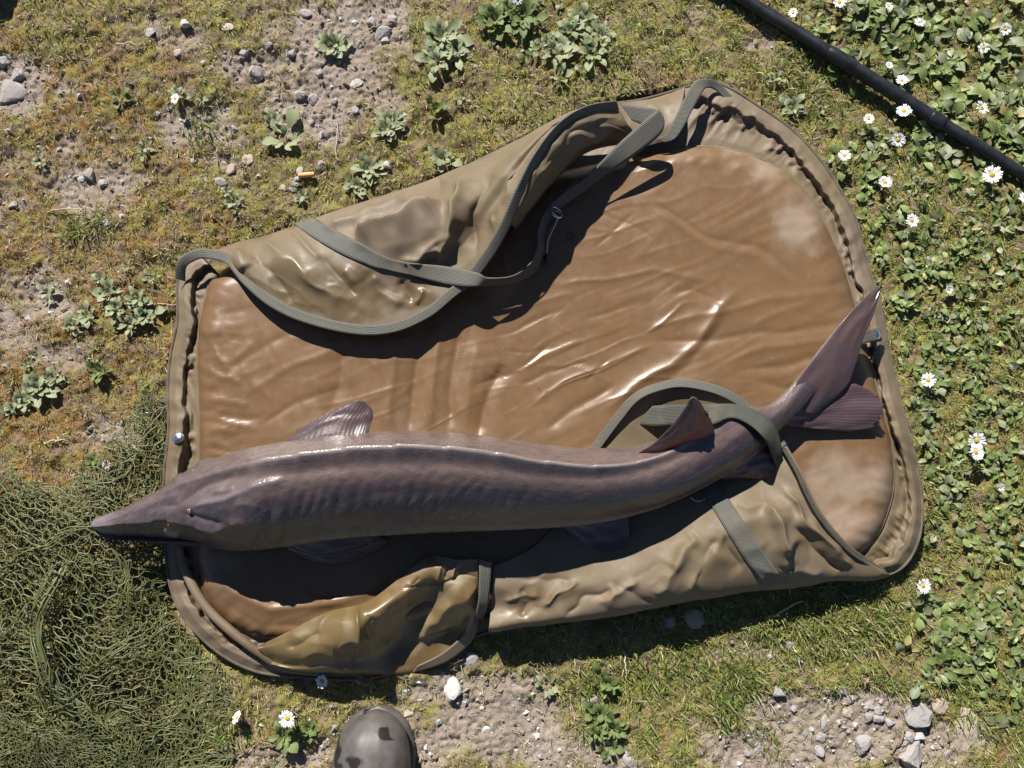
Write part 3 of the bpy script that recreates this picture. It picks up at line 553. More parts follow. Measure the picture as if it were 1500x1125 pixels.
BUMPS = [([(255,706),(270,697)],4,7),([(288,684),(312,668)],4.5,8),([(276,744),(300,737),(330,732),(372,713),(420,700)],4.5,8),([(262,738),(300,712),(340,700),(372,694)],-3.5,9),([(300,690),(340,683),(400,668)],2.5,8),([(190,752),(225,738),(262,722)],2,8),
 ([(222,768),(245,770)],-5,7),([(238,772),(250,780),(265,782)],6,5),([(268,752),(300,762),(330,770)],-4.5,6),([(285,772),(310,778),(330,774)],4,6),([(336,768),(350,764),(362,768)],5,5),([(372,800),(392,775),(396,748),(388,728)],-3,6),
 ([(404,800),(412,770),(412,740)],2,8),([(165,770),(220,778)],-2,6),([(345,735),(380,745)],2,9),([(345,690),(372,672)],1.6,4),([(310,722),(345,716)],2.2,6),([(235,742),(262,740)],-1.5,7)]
dsp = np.zeros(hp.shape)
for pl, a, wd in BUMPS: dsp += .95 * a * polytaper(hp, hq, pl, wd)
dsp += .45 * fbm(hp / 13, hq / 13, 81, 3) * (1 - sstep(380, 460, hp))
V = V + fn * (dsp * upm)[..., None] / 1000
# pigment, with shade painted into the darker flank and belly
ny = fbm(slen / 60 + 0 * ph, ph * 2.2, 101, 4); n2 = fbm(slen / 14 + 0 * ph, ph * 9, 102, 3)
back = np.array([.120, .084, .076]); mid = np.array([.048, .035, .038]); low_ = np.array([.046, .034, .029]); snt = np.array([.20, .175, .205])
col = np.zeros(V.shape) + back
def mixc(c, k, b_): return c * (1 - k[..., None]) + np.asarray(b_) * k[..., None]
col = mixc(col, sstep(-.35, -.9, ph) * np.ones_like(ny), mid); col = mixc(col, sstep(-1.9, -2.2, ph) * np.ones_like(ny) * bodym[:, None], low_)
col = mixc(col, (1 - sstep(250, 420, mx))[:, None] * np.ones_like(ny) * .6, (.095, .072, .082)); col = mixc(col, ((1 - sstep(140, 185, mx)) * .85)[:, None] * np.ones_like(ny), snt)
col = mixc(col, sstep(.1, .7, ny) * .35, (.15, .098, .084)); col = mixc(col, sstep(.1, .7, -ny) * .35, (.06, .046, .054))
col *= (1 + .22 * n2)[..., None]
col = mixc(col, np.exp(-((hp - 247) / 9) ** 2 - ((hq - 768) / 4) ** 2) * .8, (.30, .09, .03))
pale = (sstep(380, 460, mx) * (1 - sstep(1080, 1120, mx)))[:, None] * np.exp(-((np.abs(ph) - 2.12) / .06) ** 2) * (.5 + .5 * (1 - sc2)); col = mixc(col, pale * .5, (.22, .17, .13)); col = mixc(col, np.exp(-(ph / .05) ** 2) * bodym[:, None] * (.25 + .5 * scut), (.30, .26, .25))
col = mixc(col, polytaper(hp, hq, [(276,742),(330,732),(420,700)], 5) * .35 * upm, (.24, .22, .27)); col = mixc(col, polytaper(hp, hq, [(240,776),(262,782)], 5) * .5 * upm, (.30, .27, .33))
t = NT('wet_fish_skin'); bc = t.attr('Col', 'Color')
bc = t.mix(t.mr(t.noise(140, 5, .7), .4, .7, 0, .4), bc, t.n('ShaderNodeHueSaturation', {'Value': .65, 'Color': bc}).outputs[0])
b = t.bump(t.n('ShaderNodeTexVoronoi', {'Scale': 420., 'Vector': t.co()}).outputs[0], .28, .0008); b = t.bump(t.noise(110, 4, .6), .14, .0014, b)
cn = t.bump(t.n('ShaderNodeTexVoronoi', {'Scale': 300., 'Vector': t.co()}).outputs[0], .5, .0011); cn = t.bump(t.noise(90, 4, .65), .35, .002, cn)
M['skin'] = t.done(Base_Color=bc, Roughness=t.mr(t.noise(40, 3), .3, .7, .34, .48), Normal=b, Specular_IOR_Level=.45, Coat_Weight=.5, Coat_Roughness=.08, Coat_Normal=cn)
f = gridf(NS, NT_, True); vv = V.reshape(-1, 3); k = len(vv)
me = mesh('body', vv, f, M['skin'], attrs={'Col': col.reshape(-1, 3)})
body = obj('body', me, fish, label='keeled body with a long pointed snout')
import bmesh
bm = bmesh.new(); bm.from_mesh(me); bmesh.ops.holes_fill(bm, edges=[e for e in bm.edges if e.is_boundary], sides=0); bmesh.ops.recalc_face_normals(bm, faces=bm.faces)
for ff in bm.faces: ff.smooth = True
bm.to_mesh(me); bm.free()
# fins
t = NT('fin_skin'); s = t.n('ShaderNodeSeparateXYZ', {0: t.co('UV')})
ray = t.math('SINE', t.math('ADD', t.math('MULTIPLY', s.outputs[0], 120.), t.math('MULTIPLY', t.noise(30), 4.)))
c = t.mix(t.mr(ray, -1, 1), (.095, .07, .082), (.12, .09, .10)); c = t.mix(t.mr(t.noise(45, 4), .4, .7, 0, .5), c, (.17, .095, .075))
b = t.bump(ray, .18, .0006); b = t.bump(t.noise(260, 3), .2, .001, b)
t.done(Base_Color=c, Roughness=.38, Normal=b, Coat_Weight=.5, Coat_Roughness=.15)
tr_ = t.n('ShaderNodeBsdfTranslucent', {'Color': (.42, .19, .115)}); mx_ = t.n('ShaderNodeMixShader', {0: .38, 1: t.b.outputs[0], 2: tr_.outputs[0]})
t.t.links.new(mx_.outputs[0], t.out.inputs[0]); M['fin'] = t.m
def fin(name, net, jag=0., lab=None, thick=.0016, swap=False):
    G = patch(net, 64, 40); u = np.linspace(0, 1, 64)[:, None]; v = np.linspace(0, 1, 40)[None]
    N = normals(G); G = G + N * (.0012 * noise(u * 5, v * 4, 7) * np.ones_like(u * v))[..., None]
    if jag:
        dv = G[:, -1] - G[:, -8]; G[:, -6:] += dv[:, None] * (jag * (noise(u[:, 0] * 11, u[:, 0] * 0, 3) + .5 * noise(u[:, 0] * 31, u[:, 0] * 0, 4)))[:, None, None] * np.linspace(0, 1, 6)[None, :, None]
    uv = np.stack(np.broadcast_arrays(u, v), -1).reshape(-1, 2)
    if swap: uv = uv[:, ::-1] * np.array([.18, 1])
    kw = {'label': lab} if lab else {}
    return patch_obj(name, G, M['fin'], fish, thick, uv=uv, **kw)
fin('pectoral_fin', [[(415,652,98),(424,642,96),(430,637,95),(434,632,94)],[(450,648,104),(460,628,102),(470,616,100),(478,606,98)],[(490,645,108),(500,618,104),(512,602,103),(522,587,102)],[(520,643,108),(528,620,102),(536,606,100),(543,596,98)],[(540,640,106),(541,628,100),(544,618,97),(546,611,95)]], .1)
fin('pectoral_fin', [[(400,785,85),(414,798,74),(424,806,66),(432,811,60)],[(430,780,88),(448,804,72),(458,814,64),(468,824,58)],[(465,778,88),(485,804,72),(496,814,64),(506,824,58)],[(500,776,86),(525,794,74),(540,799,66),(552,806,60)],[(520,775,82),(545,784,74),(558,788,68),(570,792,64)]])
fin('pelvic_fin', [[(820,764,80),(834,780,68),(846,792,62)],[(850,764,80),(862,790,66),(874,808,58)],[(885,762,80),(894,790,66),(904,814,58)],[(920,752,78),(922,782,66),(922,804,58)]], .1)
fin('anal_fin', [[(1045,700,92),(1060,702,80),(1078,700,68)],[(1070,688,92),(1090,696,80),(1106,703,66)],[(1095,672,92),(1118,682,80),(1142,697,66)],[(1118,656,88),(1132,668,80),(1148,684,66)]], .1)
fin('dorsal_fin', [[(936,664,126),(958,650,140),(985,622,160),(1010,588,184)],[(968,660,128),(985,644,144),(1004,616,164),(1016,582,187)],[(1008,650,126),(1018,634,144),(1026,612,162),(1026,590,182)],[(1048,642,118),(1046,630,132),(1042,616,148),(1035,606,164)]], .06, 'upright dorsal fin near the tail')
fin('caudal_fin', [[(1150,592,92),(1168,600,86),(1190,606,78),(1205,598,74)],[(1172,552,96),(1192,562,94),(1215,570,88),(1240,566,80)],[(1205,508,100),(1222,520,99),(1238,530,94),(1252,538,86)],[(1238,466,102),(1248,478,101),(1258,488,98),(1264,498,92)],[(1266,437,102),(1272,446,101),(1277,453,100),(1280,460,97)],[(1288,417,99),(1289,419,99),(1290,421,98),(1291,423,98)]], .0, 'long upper tail lobe', swap=True)
fin('caudal_fin', [[(1140,622,76),(1175,626,68),(1205,629,64),(1236,632,60)],[(1150,612,80),(1190,617,70),(1230,622,66),(1279,625,64)],[(1162,604,82),(1205,604,72),(1245,602,70),(1292,602,74)],[(1180,594,84),(1215,588,74),(1245,580,72),(1284,578,76)],[(1195,584,84),(1218,574,76),(1236,566,74),(1252,562,76)]], .35, 'broad lower tail lobe')
t = NT('eye'); M['eye'] = t.done(Base_Color=t.mix(t.mr(t.noise(300), .4, .6), (.02, .015, .01), (.35, .2, .1)), Roughness=.1)
ez = V.reshape(-1, 3)[np.argmin((hp - 277) ** 2 + (hq - 749) ** 2 + (upm < .5) * 1e6)]
blob('eye', ez + np.array([0, -.0005, -.001]), .0042, .0038, .0036, M['eye'], fish)
ez = V.reshape(-1, 3)[np.argmin((hp - 248) ** 2 + (hq - 769) ** 2 + (upm < .3) * 1e6)]
blob('nostril', ez + np.array([0, 0, -.001]), .0030, .0018, .0016, M['eye'], fish)

# ------------------------------------------------------------------ landing net
net_o = empty('landing_net', tuple(P(110, 880, 0)), 'crumpled olive green landing net heaped beside the mat under the snout', 'net')
t = NT('net_cord'); c = t.mix(t.mr(t.noise(35, 4), .35, .65), (.07, .082, .024), (.155, .165, .062)); c = t.mix(t.mr(t.noise(9, 3), .5, .7, 0, .5), c, (.13, .15, .05)); c = t.mix(t.mr(t.noise(14, 3), .5, .68, 0, .6), c, (.06, .065, .03))
M['net'] = t.done(Base_Color=c, Roughness=.45, Specular_IOR_Level=.5)
NETP = [(-170,690),(20,698),(90,704),(130,682),(170,650),(192,600),(205,575),(248,580),(250,700),(246,800),(244,850),(252,900),(300,950),(335,985),(348,1040),(345,1090),(330,1190),(80,1240),(-170,1230)]
def heap(a, b_):
    h = 8 + 26 * np.exp(-((a - 110) / 110) ** 2 - ((b_ - 770) / 70) ** 2) + 20 * np.exp(-((a - 180) / 70) ** 2 - ((b_ - 850) / 60) ** 2) + 22 * np.exp(-(polydist(a, b_, [(85,840),(55,910),(75,1000),(130,1050)]) / 16) ** 2)
    h += 16 * np.exp(-((a - 190) / 60) ** 2 - ((b_ - 960) / 30) ** 2) + 14 * np.exp(-((a - 230) / 18) ** 2 - ((b_ - 640) / 60) ** 2)
    return h
def netlayer(name, a, ang_, stretch, seed, zf, zo, poly, rad, warp=1.):
    x0, y0, x1, y1 = -220, 560, 380, 1260
    cx, cy = 90, 900; nI = int(1100 / (a * .87)); nJ = int(1100 / (a * 1.5 * stretch))
    I, J = np.meshgrid(np.arange(nI), np.arange(nJ), indexing='ij'); par = (I + J) % 2
    u = (I - nI / 2) * a * .87; v = (J - nJ / 2) * a * 1.5 * stretch + np.where(par == 0, .25, -.25) * a * stretch
    ca, sa = math.cos(ang_), math.sin(ang_); X_ = cx + u * ca - v * sa; Y_ = cy + u * sa + v * ca
    wx_ = X_ + warp * (58 * fbm(X_ / 95, Y_ / 95, seed, 2) + 9 * noise(X_ / 28, Y_ / 28, seed + 2) + 1.6 * noise(X_ / 7, Y_ / 7, seed + 3))
    wy_ = Y_ + warp * (58 * fbm(X_ / 95, Y_ / 95, seed + 5, 2) + 9 * noise(X_ / 28, Y_ / 28, seed + 6) + 1.6 * noise(X_ / 7, Y_ / 7, seed + 7))
    z = zo + zf * heap(wx_, wy_) + 15 * np.abs(noise(X_ / 42, Y_ / 60, seed + 9)) + 4 * noise(X_ / 18, Y_ / 18, seed + 10)
    # keep clear of the snout, the mat and the ground
    z = np.minimum(z, np.interp(wx_, [130, 160, 230], [54, 52, 34]))
    z = np.minimum(z, np.interp(wx_, [165, 235, 300], [62, 22, 9]))
    W = P(wx_, wy_, z / 1000); gz = ground_h(W[..., 0], W[..., 1]); W[..., 2] = np.maximum(W[..., 2], gz + .0015)
    ins = inside(wx_ + 8 * noise(wx_ / 20, wy_ / 20, 4), wy_ + 22 * noise(wx_ / 45, wy_ / 45, 5) * (wy_ < 760), poly)
    idx = np.arange(nI * nJ).reshape(nI, nJ)
    E = [np.stack([idx[:-1], idx[1:]], -1).reshape(-1, 2), np.stack([idx[:, :-1][par[:, :-1] == 0], idx[:, 1:][par[:, :-1] == 0]], -1)]
    E = np.concatenate(E); ok = ins.ravel(); E = E[ok[E[:, 0]] & ok[E[:, 1]]]
    W = W.reshape(-1, 3); A, B = W[E[:, 0]], W[E[:, 1]]
    keep = np.linalg.norm(A - B, axis=1) < a * stretch * .0032; A, B = A[keep], B[keep]
    d_ = B - A; d_ /= np.linalg.norm(d_, axis=1, keepdims=True) + 1e-9; A = A - d_ * rad * .6; B = B + d_ * rad * .6
    s_ = np.cross(d_, [0.1, .05, 1.]); s_ /= np.linalg.norm(s_, axis=1, keepdims=True) + 1e-9; n_ = np.cross(s_, d_)
    ring = [s_ * math.cos(q) + n_ * math.sin(q) for q in (0.5, 2.07, 3.64, 5.21)]
    r_ = rad * (.75 + .5 * rng.random((len(A), 1)))
    vv = np.stack([A + ring[k] * r_ for k in range(4)] + [B + ring[k] * r_ for k in range(4)], 1).reshape(-1, 3)
    o8 = (np.arange(len(A)) * 8)[:, None, None]; q4 = np.array([[0, 1, 5, 4], [1, 2, 6, 5], [2, 3, 7, 6], [3, 0, 4, 7]])[None]
    return obj(name, mesh(name, vv, (o8 + q4).reshape(-1, 4), M['net']), net_o, kind='stuff')
netlayer('netting', 7.5, .3, .9, 301, .2, 3, NETP, .0006, .8)
netlayer('netting', 7.2, 1.2, .9, 317, .5, 7, NETP, .0006, .7)
netlayer('netting', 9.4, -.5, .8, 349, .85, 14, NETP, .00085, .55)
netlayer('netting', 10.2, .25, .8, 367, 1.15, 22, NETP, .00095, .5)
FINE = [(-160,1000),(0,1045),(60,1068),(120,1048),(180,1046),(215,1075),(252,1118),(240,1180),(60,1240),(-160,1190)]
netlayer('fine_netting', 4.8, .5, .9, 401, 1.1, 36, FINE, .00045, .6)
netlayer('fine_netting', 4.6, 1.1, .9, 419, 1.0, 30, FINE, .00045, .6)
for q in range(16):       # gathered cords of the bag
    jx, jy = random.gauss(0, 8), random.uniform(-9, 9)
    tube_obj('gathered_cord', [(100 + jx, 815 + jy, 36 + jx), (82 + jx, 850 + jy, 48 + jy), (62 + jx * .8, 885 + jy, 54 + jy), (54 + jx * .7, 920 - jy, 54 + jx * .6), (60 + jx * .7, 965 + jy, 50 - jy), (80 + jx, 1005, 46 - jx * .5), (125 + jx, 1045 + jy, 38)], .0009, M['net'], net_o, 5, 50)

# ------------------------------------------------------------------ pole
t = NT('black_pole'); M['pole'] = t.done(Base_Color=t.mix(t.mr(t.noise(60, 5), .4, .7), (.006, .007, .010), (.02, .021, .025)), Roughness=t.mr(t.noise(35, 4), .3, .7, .33, .5), Normal=t.bump(t.noise(500, 2), .15, .0005))
pa, pb = P(940, -95, .019), P(1690, 375, .019); L = np.linalg.norm(pb - pa)
pole = empty('pole', tuple(pa), 'long black landing net handle lying across the daisies', 'pole')
def seg_obj(name, s0, s1, r0, r1, n=24, round_=0.0):
    k = 12; s_ = np.linspace(s0, s1, k); r = np.linspace(r0, r1, k); r = r - round_ * (np.abs(np.linspace(-1, 1, k)) ** 8)
    v, f, uv = tube(pa + (pb - pa) / L * s_[:, None], r, n, False); return obj(name, mesh(name, v, f, M['pole'], uv), pole)
def sat(x): return (x - 940) / (1690 - 940) * L
seg_obj('tube', 0, sat(1235), .0098, .0098); seg_obj('joint_collar', sat(1222), sat(1262), .0116, .0116, round_=.0012); seg_obj('tube', sat(1255), sat(1383), .0106, .0103)
seg_obj('joint_collar', sat(1372), sat(1392), .0112, .0112, round_=.001); seg_obj('tube', sat(1388), L, .0092, .0090)

# ------------------------------------------------------------------ boot
t = NT('dusty_rubber'); wetp = t.mr(t.noise(24, 2, .4, dist=.6), .645, .675)
c = t.mix(t.mr(t.noise(55, 5), .3, .7), (.055, .047, .043), (.10, .087, .08)); c = t.mix(wetp, c, (.018, .016, .014))
M['rubber'] = t.done(Base_Color=c, Roughness=t.mr(wetp, 0, 1, .52, .25), Normal=t.bump(t.noise(140, 4), .2, .001))
bb = P(553, 1040, .02); boot = empty('rubber_boot', (float(bb[0]), float(bb[1]) - .12, 0), 'toe of a worn dark grey rubber boot on the bare soil', 'boot')
def bootrings(dx, hs):   # distance from toe, half width, height, base
    out = []
    for d_, hw, h_, z0 in hs:
        a = np.linspace(0, 2 * np.pi, 40, endpoint=False); cx_ = np.sign(np.cos(a)) * np.abs(np.cos(a)) ** .85 * hw; zz = np.sin(a); zz = np.where(zz > 0, zz * h_ * .62, zz * h_ * .38) + z0 + h_ * .38
        out.append(np.stack([bb[0] - .07 * d_ + cx_, np.full(40, bb[1] - d_), zz + .0018 * noise(a * 3 + d_ * 60, np.full(40, d_ * 90), 3) * (h_ > .03)], 1))
    return np.array(out)
def lofted(name, Rr):
    A = cr(Rr, np.linspace(0, len(Rr) - 1, len(Rr) * 8)); me = mesh(name, A, gridf(len(A), 40, True), M['rubber'])
    bm = bmesh.new(); bm.from_mesh(me); bmesh.ops.holes_fill(bm, edges=[e for e in bm.edges if e.is_boundary], sides=0); bmesh.ops.recalc_face_normals(bm, faces=bm.faces)
    for ff in bm.faces: ff.smooth = True
    bm.to_mesh(me); bm.free(); return obj(name, me, boot)
lofted('upper', bootrings(0, [(-.002, .004, .012, .022),(.003, .018, .026, .016),(.012, .031, .042, .011),(.03, .044, .058, .009),(.06, .052, .068, .008),(.095, .053, .075, .008),(.13, .049, .088, .008),(.17, .045, .11, .008),(.21, .044, .13, .008),(.26, .042, .12, .008),(.285, .034, .10, .008),(.298, .012, .05, .02)]))
lofted('sole', bootrings(0, [(-.004, .006, .014, .001),(.002, .024, .018, .0),(.013, .038, .020, 0),(.03, .049, .021, 0),(.06, .056, .021, 0),(.10, .056, .021, 0),(.14, .048, .021, 0),(.2, .044, .022, 0),(.26, .045, .022, 0),(.29, .036, .022, 0),(.303, .012, .016, .002)]))
sh_ = []
for z_, rx, ry, yy in ((.10, .043, .055, .225),(.16, .046, .056, .228),(.24, .055, .062, .230),(.34, .064, .070, .232)):
    a = np.linspace(0, 2 * np.pi, 40, endpoint=False); sh_.append(np.stack([bb[0] - .016 + rx * np.cos(a), bb[1] - yy + ry * np.sin(a), np.full(40, z_)], 1))
A = cr(sh_, np.linspace(0, 3, 24)); o = obj('shaft', mesh('shaft', A, gridf(24, 40, True), M['rubber']), boot); solid(o, .004)

# ------------------------------------------------------------------ stones
def stone_mesh(seed):
    r_ = np.random.default_rng(seed); n = 9
    u, v = np.meshgrid(np.linspace(0, np.pi, n), np.arange(16) / 16 * 2 * np.pi, indexing='ij')
    d_ = np.stack([np.sin(u) * np.cos(v), np.sin(u) * np.sin(v), np.cos(u)], -1) * 1.25
    for k in range(11):
        nn = r_.normal(size=3); nn /= np.linalg.norm(nn); h_ = r_.uniform(.62, .95); q = (d_ * nn).sum(-1); d_ = np.where((q > h_)[..., None], d_ - nn * (q - h_)[..., None], d_)
    d_ += .03 * r_.normal(size=d_.shape) * (np.sin(u)[..., None] > .01)
    me = mesh('stone', d_ * np.array([1, .8, .55]), gridf(n, 16, True), smooth=False); return me
def stone_mat(name, a, b_):
    t = NT(name); oi = t.n('ShaderNodeObjectInfo').outputs['Random']
    c = t.mix(t.mr(t.noise(130, 6, .7), .3, .7), a, b_); c = t.mix(t.math('MULTIPLY', oi, .4), c, (.30, .23, .18))
    return t.done(Base_Color=c, Roughness=.85, Normal=t.bump(t.noise(350, 4), .5, .001))
M['grey'] = stone_mat('grey_stone', (.26, .24, .235), (.42, .40, .39)); M['white'] = stone_mat('pale_stone', (.38, .365, .35), (.55, .53, .51)); M['tan'] = stone_mat('tan_stone', (.33, .25, .18), (.50, .42, .33))
SM = [stone_mesh(50 + k) for k in range(9)]
SMM = {}
def gz(x, y): return float(ground_h(np.array([x]), np.array([y]))[0])
def stone(px_, py_, s_, tone, label, group=None, flat=1.):
    p = P(px_, py_, 0); k = random.randrange(9)
    if (k, tone) not in SMM:
        m_ = SM[k].copy(); m_.materials.append(M[tone]); SMM[(k, tone)] = m_
    r = s_ * .00055; o = obj('stone', SMM[(k, tone)]); o.scale = (r, r, r * flat); o.rotation_euler = (random.uniform(-.2, .2), random.uniform(-.2, .2), random.uniform(0, 6.28))
    o.location = (float(p[0]), float(p[1]), gz(p[0], p[1]) + r * .55 * flat * .35); o['label'] = label; o['category'] = 'stone'
    if group: o['group'] = group
G1 = 'stones in the mossy turf beyond the mat'; L1 = 'small grey stone lying in the mossy turf beyond the mat'
for a in [(223,50,16),(264,83,13),(359,81,14),(324,267,15),(283,237,10),(131,257,20),(150,268,12),(118,262,12),(300,262,9),(430,80,14),(440,140,18),(460,145,16),(395,70,12),(300,95,9),(448,20,15),(470,55,12),(505,78,12),(470,110,10),(455,180,12),(160,330,12),(20,300,16),(88,220,10),(345,190,10),(520,165,12),(490,150,10)]:
    stone(*a, 'grey', L1, G1)
stone(7, 90, 26, 'grey', 'rounded grey stone touching another in the bare soil beyond the net', 'pair of big grey stones'); stone(26, 110, 30, 'grey', 'rounded grey stone touching another in the bare soil beyond the net', 'pair of big grey stones')
stone(16, 136, 44, 'grey', 'flat grey slab sunk in the soil beside two rounded stones', None, .35)
stone(336, 44, 17, 'tan', 'flat round brownish stone in the turf beyond the mat', None, .4); stone(275, 41, 18, 'white', 'white angular stone in the mossy turf beyond the mat')
stone(377, 108, 24, 'grey', 'big upright bluish grey stone standing in the bare soil', None, 1.4)
stone(522, 123, 17, 'white', 'pale flat stone on the bare soil beyond the top flap', None, .6)
for a in [(563,51,22),(575,31,15),(545,36,17),(566,62,15)]: stone(*a, 'grey', 'pale grey stone in the cluster beside a short stick', 'stones round the short stick')
stone(363, 232, 18, 'tan', 'rounded pinkish stone beside a broad leaved weed', None, .7); stone(337, 249, 15, 'tan', 'smaller pinkish stone near the broad leaved weed')
for a in [(440,252,11),(437,263,13),(434,271,11),(427,278,9)]: stone(*a, 'grey', 'little grey pebble in the row beside the cigarette filter', 'pebbles beside the cigarette filter')
stone(416, 277, 11, 'tan', 'little reddish pebble at the end of the pebble row'); stone(470, 244, 14, 'grey', 'rounded grey pebble just past the end of the cigarette filter')
stone(568, 246, 13, 'white', 'white chipped pebble by the edge of the top flap')
stone(662, 1010, 26, 'white', 'white rounded stone in the shade of the mat'); stone(690, 968, 20, 'grey', 'dull flat stone close under the shaded mat edge', None, .4); stone(714, 1071, 14, 'white', 'small white stone on the cracked soil beside the boot')
stone(600, 1043, 16, 'tan', 'thin chip of stone beside the toe of the boot', None, .4)
stone(1018, 905, 26, 'tan', 'pale tan stone at the edge of the mat shadow', None, .5); stone(983, 912, 16, 'grey', 'grey stone beside the pale tan stone in the mat shadow')
stone(1155, 944, 15, 'grey', 'grey chip on the grassy edge of the gravel patch'); stone(1140, 1014, 18, 'grey', 'rounded grey stone at the edge of the bare gravel'); stone(870, 1030, 18, 'grey', 'grey stone lying on a leafy green weed'); stone(921, 1113, 16, 'grey', 'dark grey stone in the thin grass near the gravel patch')
stone(1240, 1042, 15, 'tan', 'mossy brown stone on the bare gravel'); stone(1415, 1068, 46, 'tan', 'flat tan slab with its edge raised off the soil', None, .5); stone(1345, 1046, 36, 'grey', 'big pale angular stone beside a brown stone', None, .7); stone(1372, 1030, 24, 'tan', 'brown stone wedged against the big pale angular stone', None, .7)
stone(1333, 1108, 42, 'grey', 'broad flat grey stone in the gravel'); stone(1347, 1078, 16, 'white', 'small white rounded stone between the two big stones')
for a in [(1272,1032,14),(1270,1050,15),(1285,1052,13),(1302,1058,13),(1286,1040,12),(1243,1025,14),(1210,1060,18),(1205,1082,14),(1262,1090,26),(1112,1098,13),(1098,1106,10),(1202,1103,14),(1290,1028,10),(1330,1080,16),(1230,1012,9),(1165,1040,9),(1180,1075,10),(1390,1105,14)]:
    stone(*a, 'grey', 'small grey stone among the loose gravel on the bare patch', 'stones on the gravel patch')
# gravel: tiny pebbles too many to count
N = 60000; qx = rng.uniform(-350, 1850, N); qy = rng.uniform(-280, 1380, N); dm = masks(qx, qy)[0]
k = (rng.random(N) < dm * .8 + .10 + .12 * (qx < 600)) & ~inside(qx, qy, MAT_OUT); qx, qy, dm = qx[k], qy[k], dm[k]; p = P(qx, qy, 0); N = len(p)
base_ = np.array([[1, 0, 0], [0, 1, 0], [-1, 0, 0], [0, -1, 0], [.2, .1, .8]]); r_ = .0012 * np.exp(rng.normal(0, .6, N)); r_ = np.minimum(r_ * np.where(rng.random(N) < .10 + .12 * dm, 2.4, 1.), .0062); an = rng.uniform(0, 6.28, N)
bv = base_[None] * (1 + rng.normal(0, .25, (N, 5, 3))); cs, sn = np.cos(an)[:, None], np.sin(an)[:, None]
vv = np.stack([bv[..., 0] * cs - bv[..., 1] * sn * .8, bv[..., 0] * sn + bv[..., 1] * cs * .8, bv[..., 2]], -1) * r_[:, None, None]
gzv = ground_h(p[:, 0], p[:, 1]); vv += np.stack([p[:, 0], p[:, 1], gzv + .0002], -1)[:, None]
ff = (np.arange(N) * 5)[:, None, None] + np.array([[0, 1, 4], [1, 2, 4], [2, 3, 4], [3, 0, 4]])[None]
gc = np.where(rng.random((N, 1)) < .25, [[.46, .44, .425]], np.where(rng.random((N, 1)) < .5, [[.33, .295, .27]], [[.22, .165, .125]])) * rng.uniform(.7, 1.15, (N, 1))
t = NT('gravel'); M['gravel'] = t.done(Base_Color=t.attr('Col', 'Color'), Roughness=.9)
obj('gravel', mesh('gravel', vv, ff.reshape(-1, 3), M['gravel'], attrs={'Col': np.repeat(gc, 5, 0)}, smooth=False), kind='stuff', label='fine pale gravel and soil crumbs on the bare patches', category='gravel')

# ------------------------------------------------------------------ leaves
def leaf_arr(w_, curl, fold, nx=6, shape=1., wav=0.):
    x = np.linspace(0, 1, nx); wd = w_ * np.sin(np.pi * np.clip(x, 0, 1) ** shape) ** .75 * (x < 1) + .02 * (1 - x); wd = np.maximum(wd, .018)
    y = np.array([-1, 0, 1.]); A = np.zeros((nx, 3, 3)); A[..., 0] = x[:, None]; A[..., 1] = wd[:, None] * y[None]; A[..., 2] = (np.sin(x * 2.2) * .25 * curl - .25 * curl * x ** 2)[:, None] + fold * np.abs(y)[None] * wd[:, None] + wav * np.sin(x * 14)[:, None] * y[None] * wd[:, None]
    return A.reshape(-1, 3), gridf(nx, 3)
LUV = np.stack(np.broadcast_arrays(np.linspace(0, 1, 6)[:, None], np.array([0, .5, 1.])[None]), -1).reshape(-1, 2)
def leaf_mat(name, a, b_, useattr=False):
    t = NT(name)
    if useattr: c = t.attr('Col', 'Color')
    else: c = t.mix(t.n('ShaderNodeObjectInfo').outputs['Random'], a, b_)
    c = t.mix(t.mr(t.noise(160, 4), .35, .7, 0, .45), c, t.n('ShaderNodeHueSaturation', {'Value': 1.35, 'Saturation': .85, 'Color': c}).outputs[0])
    s_ = t.n('ShaderNodeSeparateXYZ', {0: t.co('UV')}); rib = t.mr(t.math('ABSOLUTE', t.math('SUBTRACT', s_.outputs[1], .5)), 0, .09, 1, 0)
    c = t.mix(t.math('MULTIPLY', rib, .35), c, (.26, .30, .15))
    t.done(Base_Color=c, Roughness=.5, Specular_IOR_Level=.4, Normal=t.bump(t.noise(240, 3), .35, .001))
    tr_ = t.n('ShaderNodeBsdfTranslucent', {'Color': c}); m_ = t.n('ShaderNodeMixShader', {0: .25, 1: t.b.outputs[0], 2: tr_.outputs[0]}); t.t.links.new(m_.outputs[0], t.out.inputs[0]); return t.m
M['leafpale'] = leaf_mat('pale_leaf', (.22, .25, .12), (.33, .36, .21)); M['leafgreen'] = leaf_mat('green_leaf', (.11, .165, .04), (.18, .22, .07)); M['leafcol'] = leaf_mat('turf_leaf', None, None, True)
LV = [leaf_arr(.30, .5, .25, shape=1.25), leaf_arr(.36, .9, .15, shape=1.1, wav=.15), leaf_arr(.24, .7, .35, shape=1.4), leaf_arr(.33, .2, .3, shape=1.2, wav=.2), leaf_arr(.20, .8, .3, shape=1.1)]
LM = {m_: [mesh('leaf', v_, f_, M[m_], LUV) for v_, f_ in LV] for m_ in ('leafpale', 'leafgreen')}
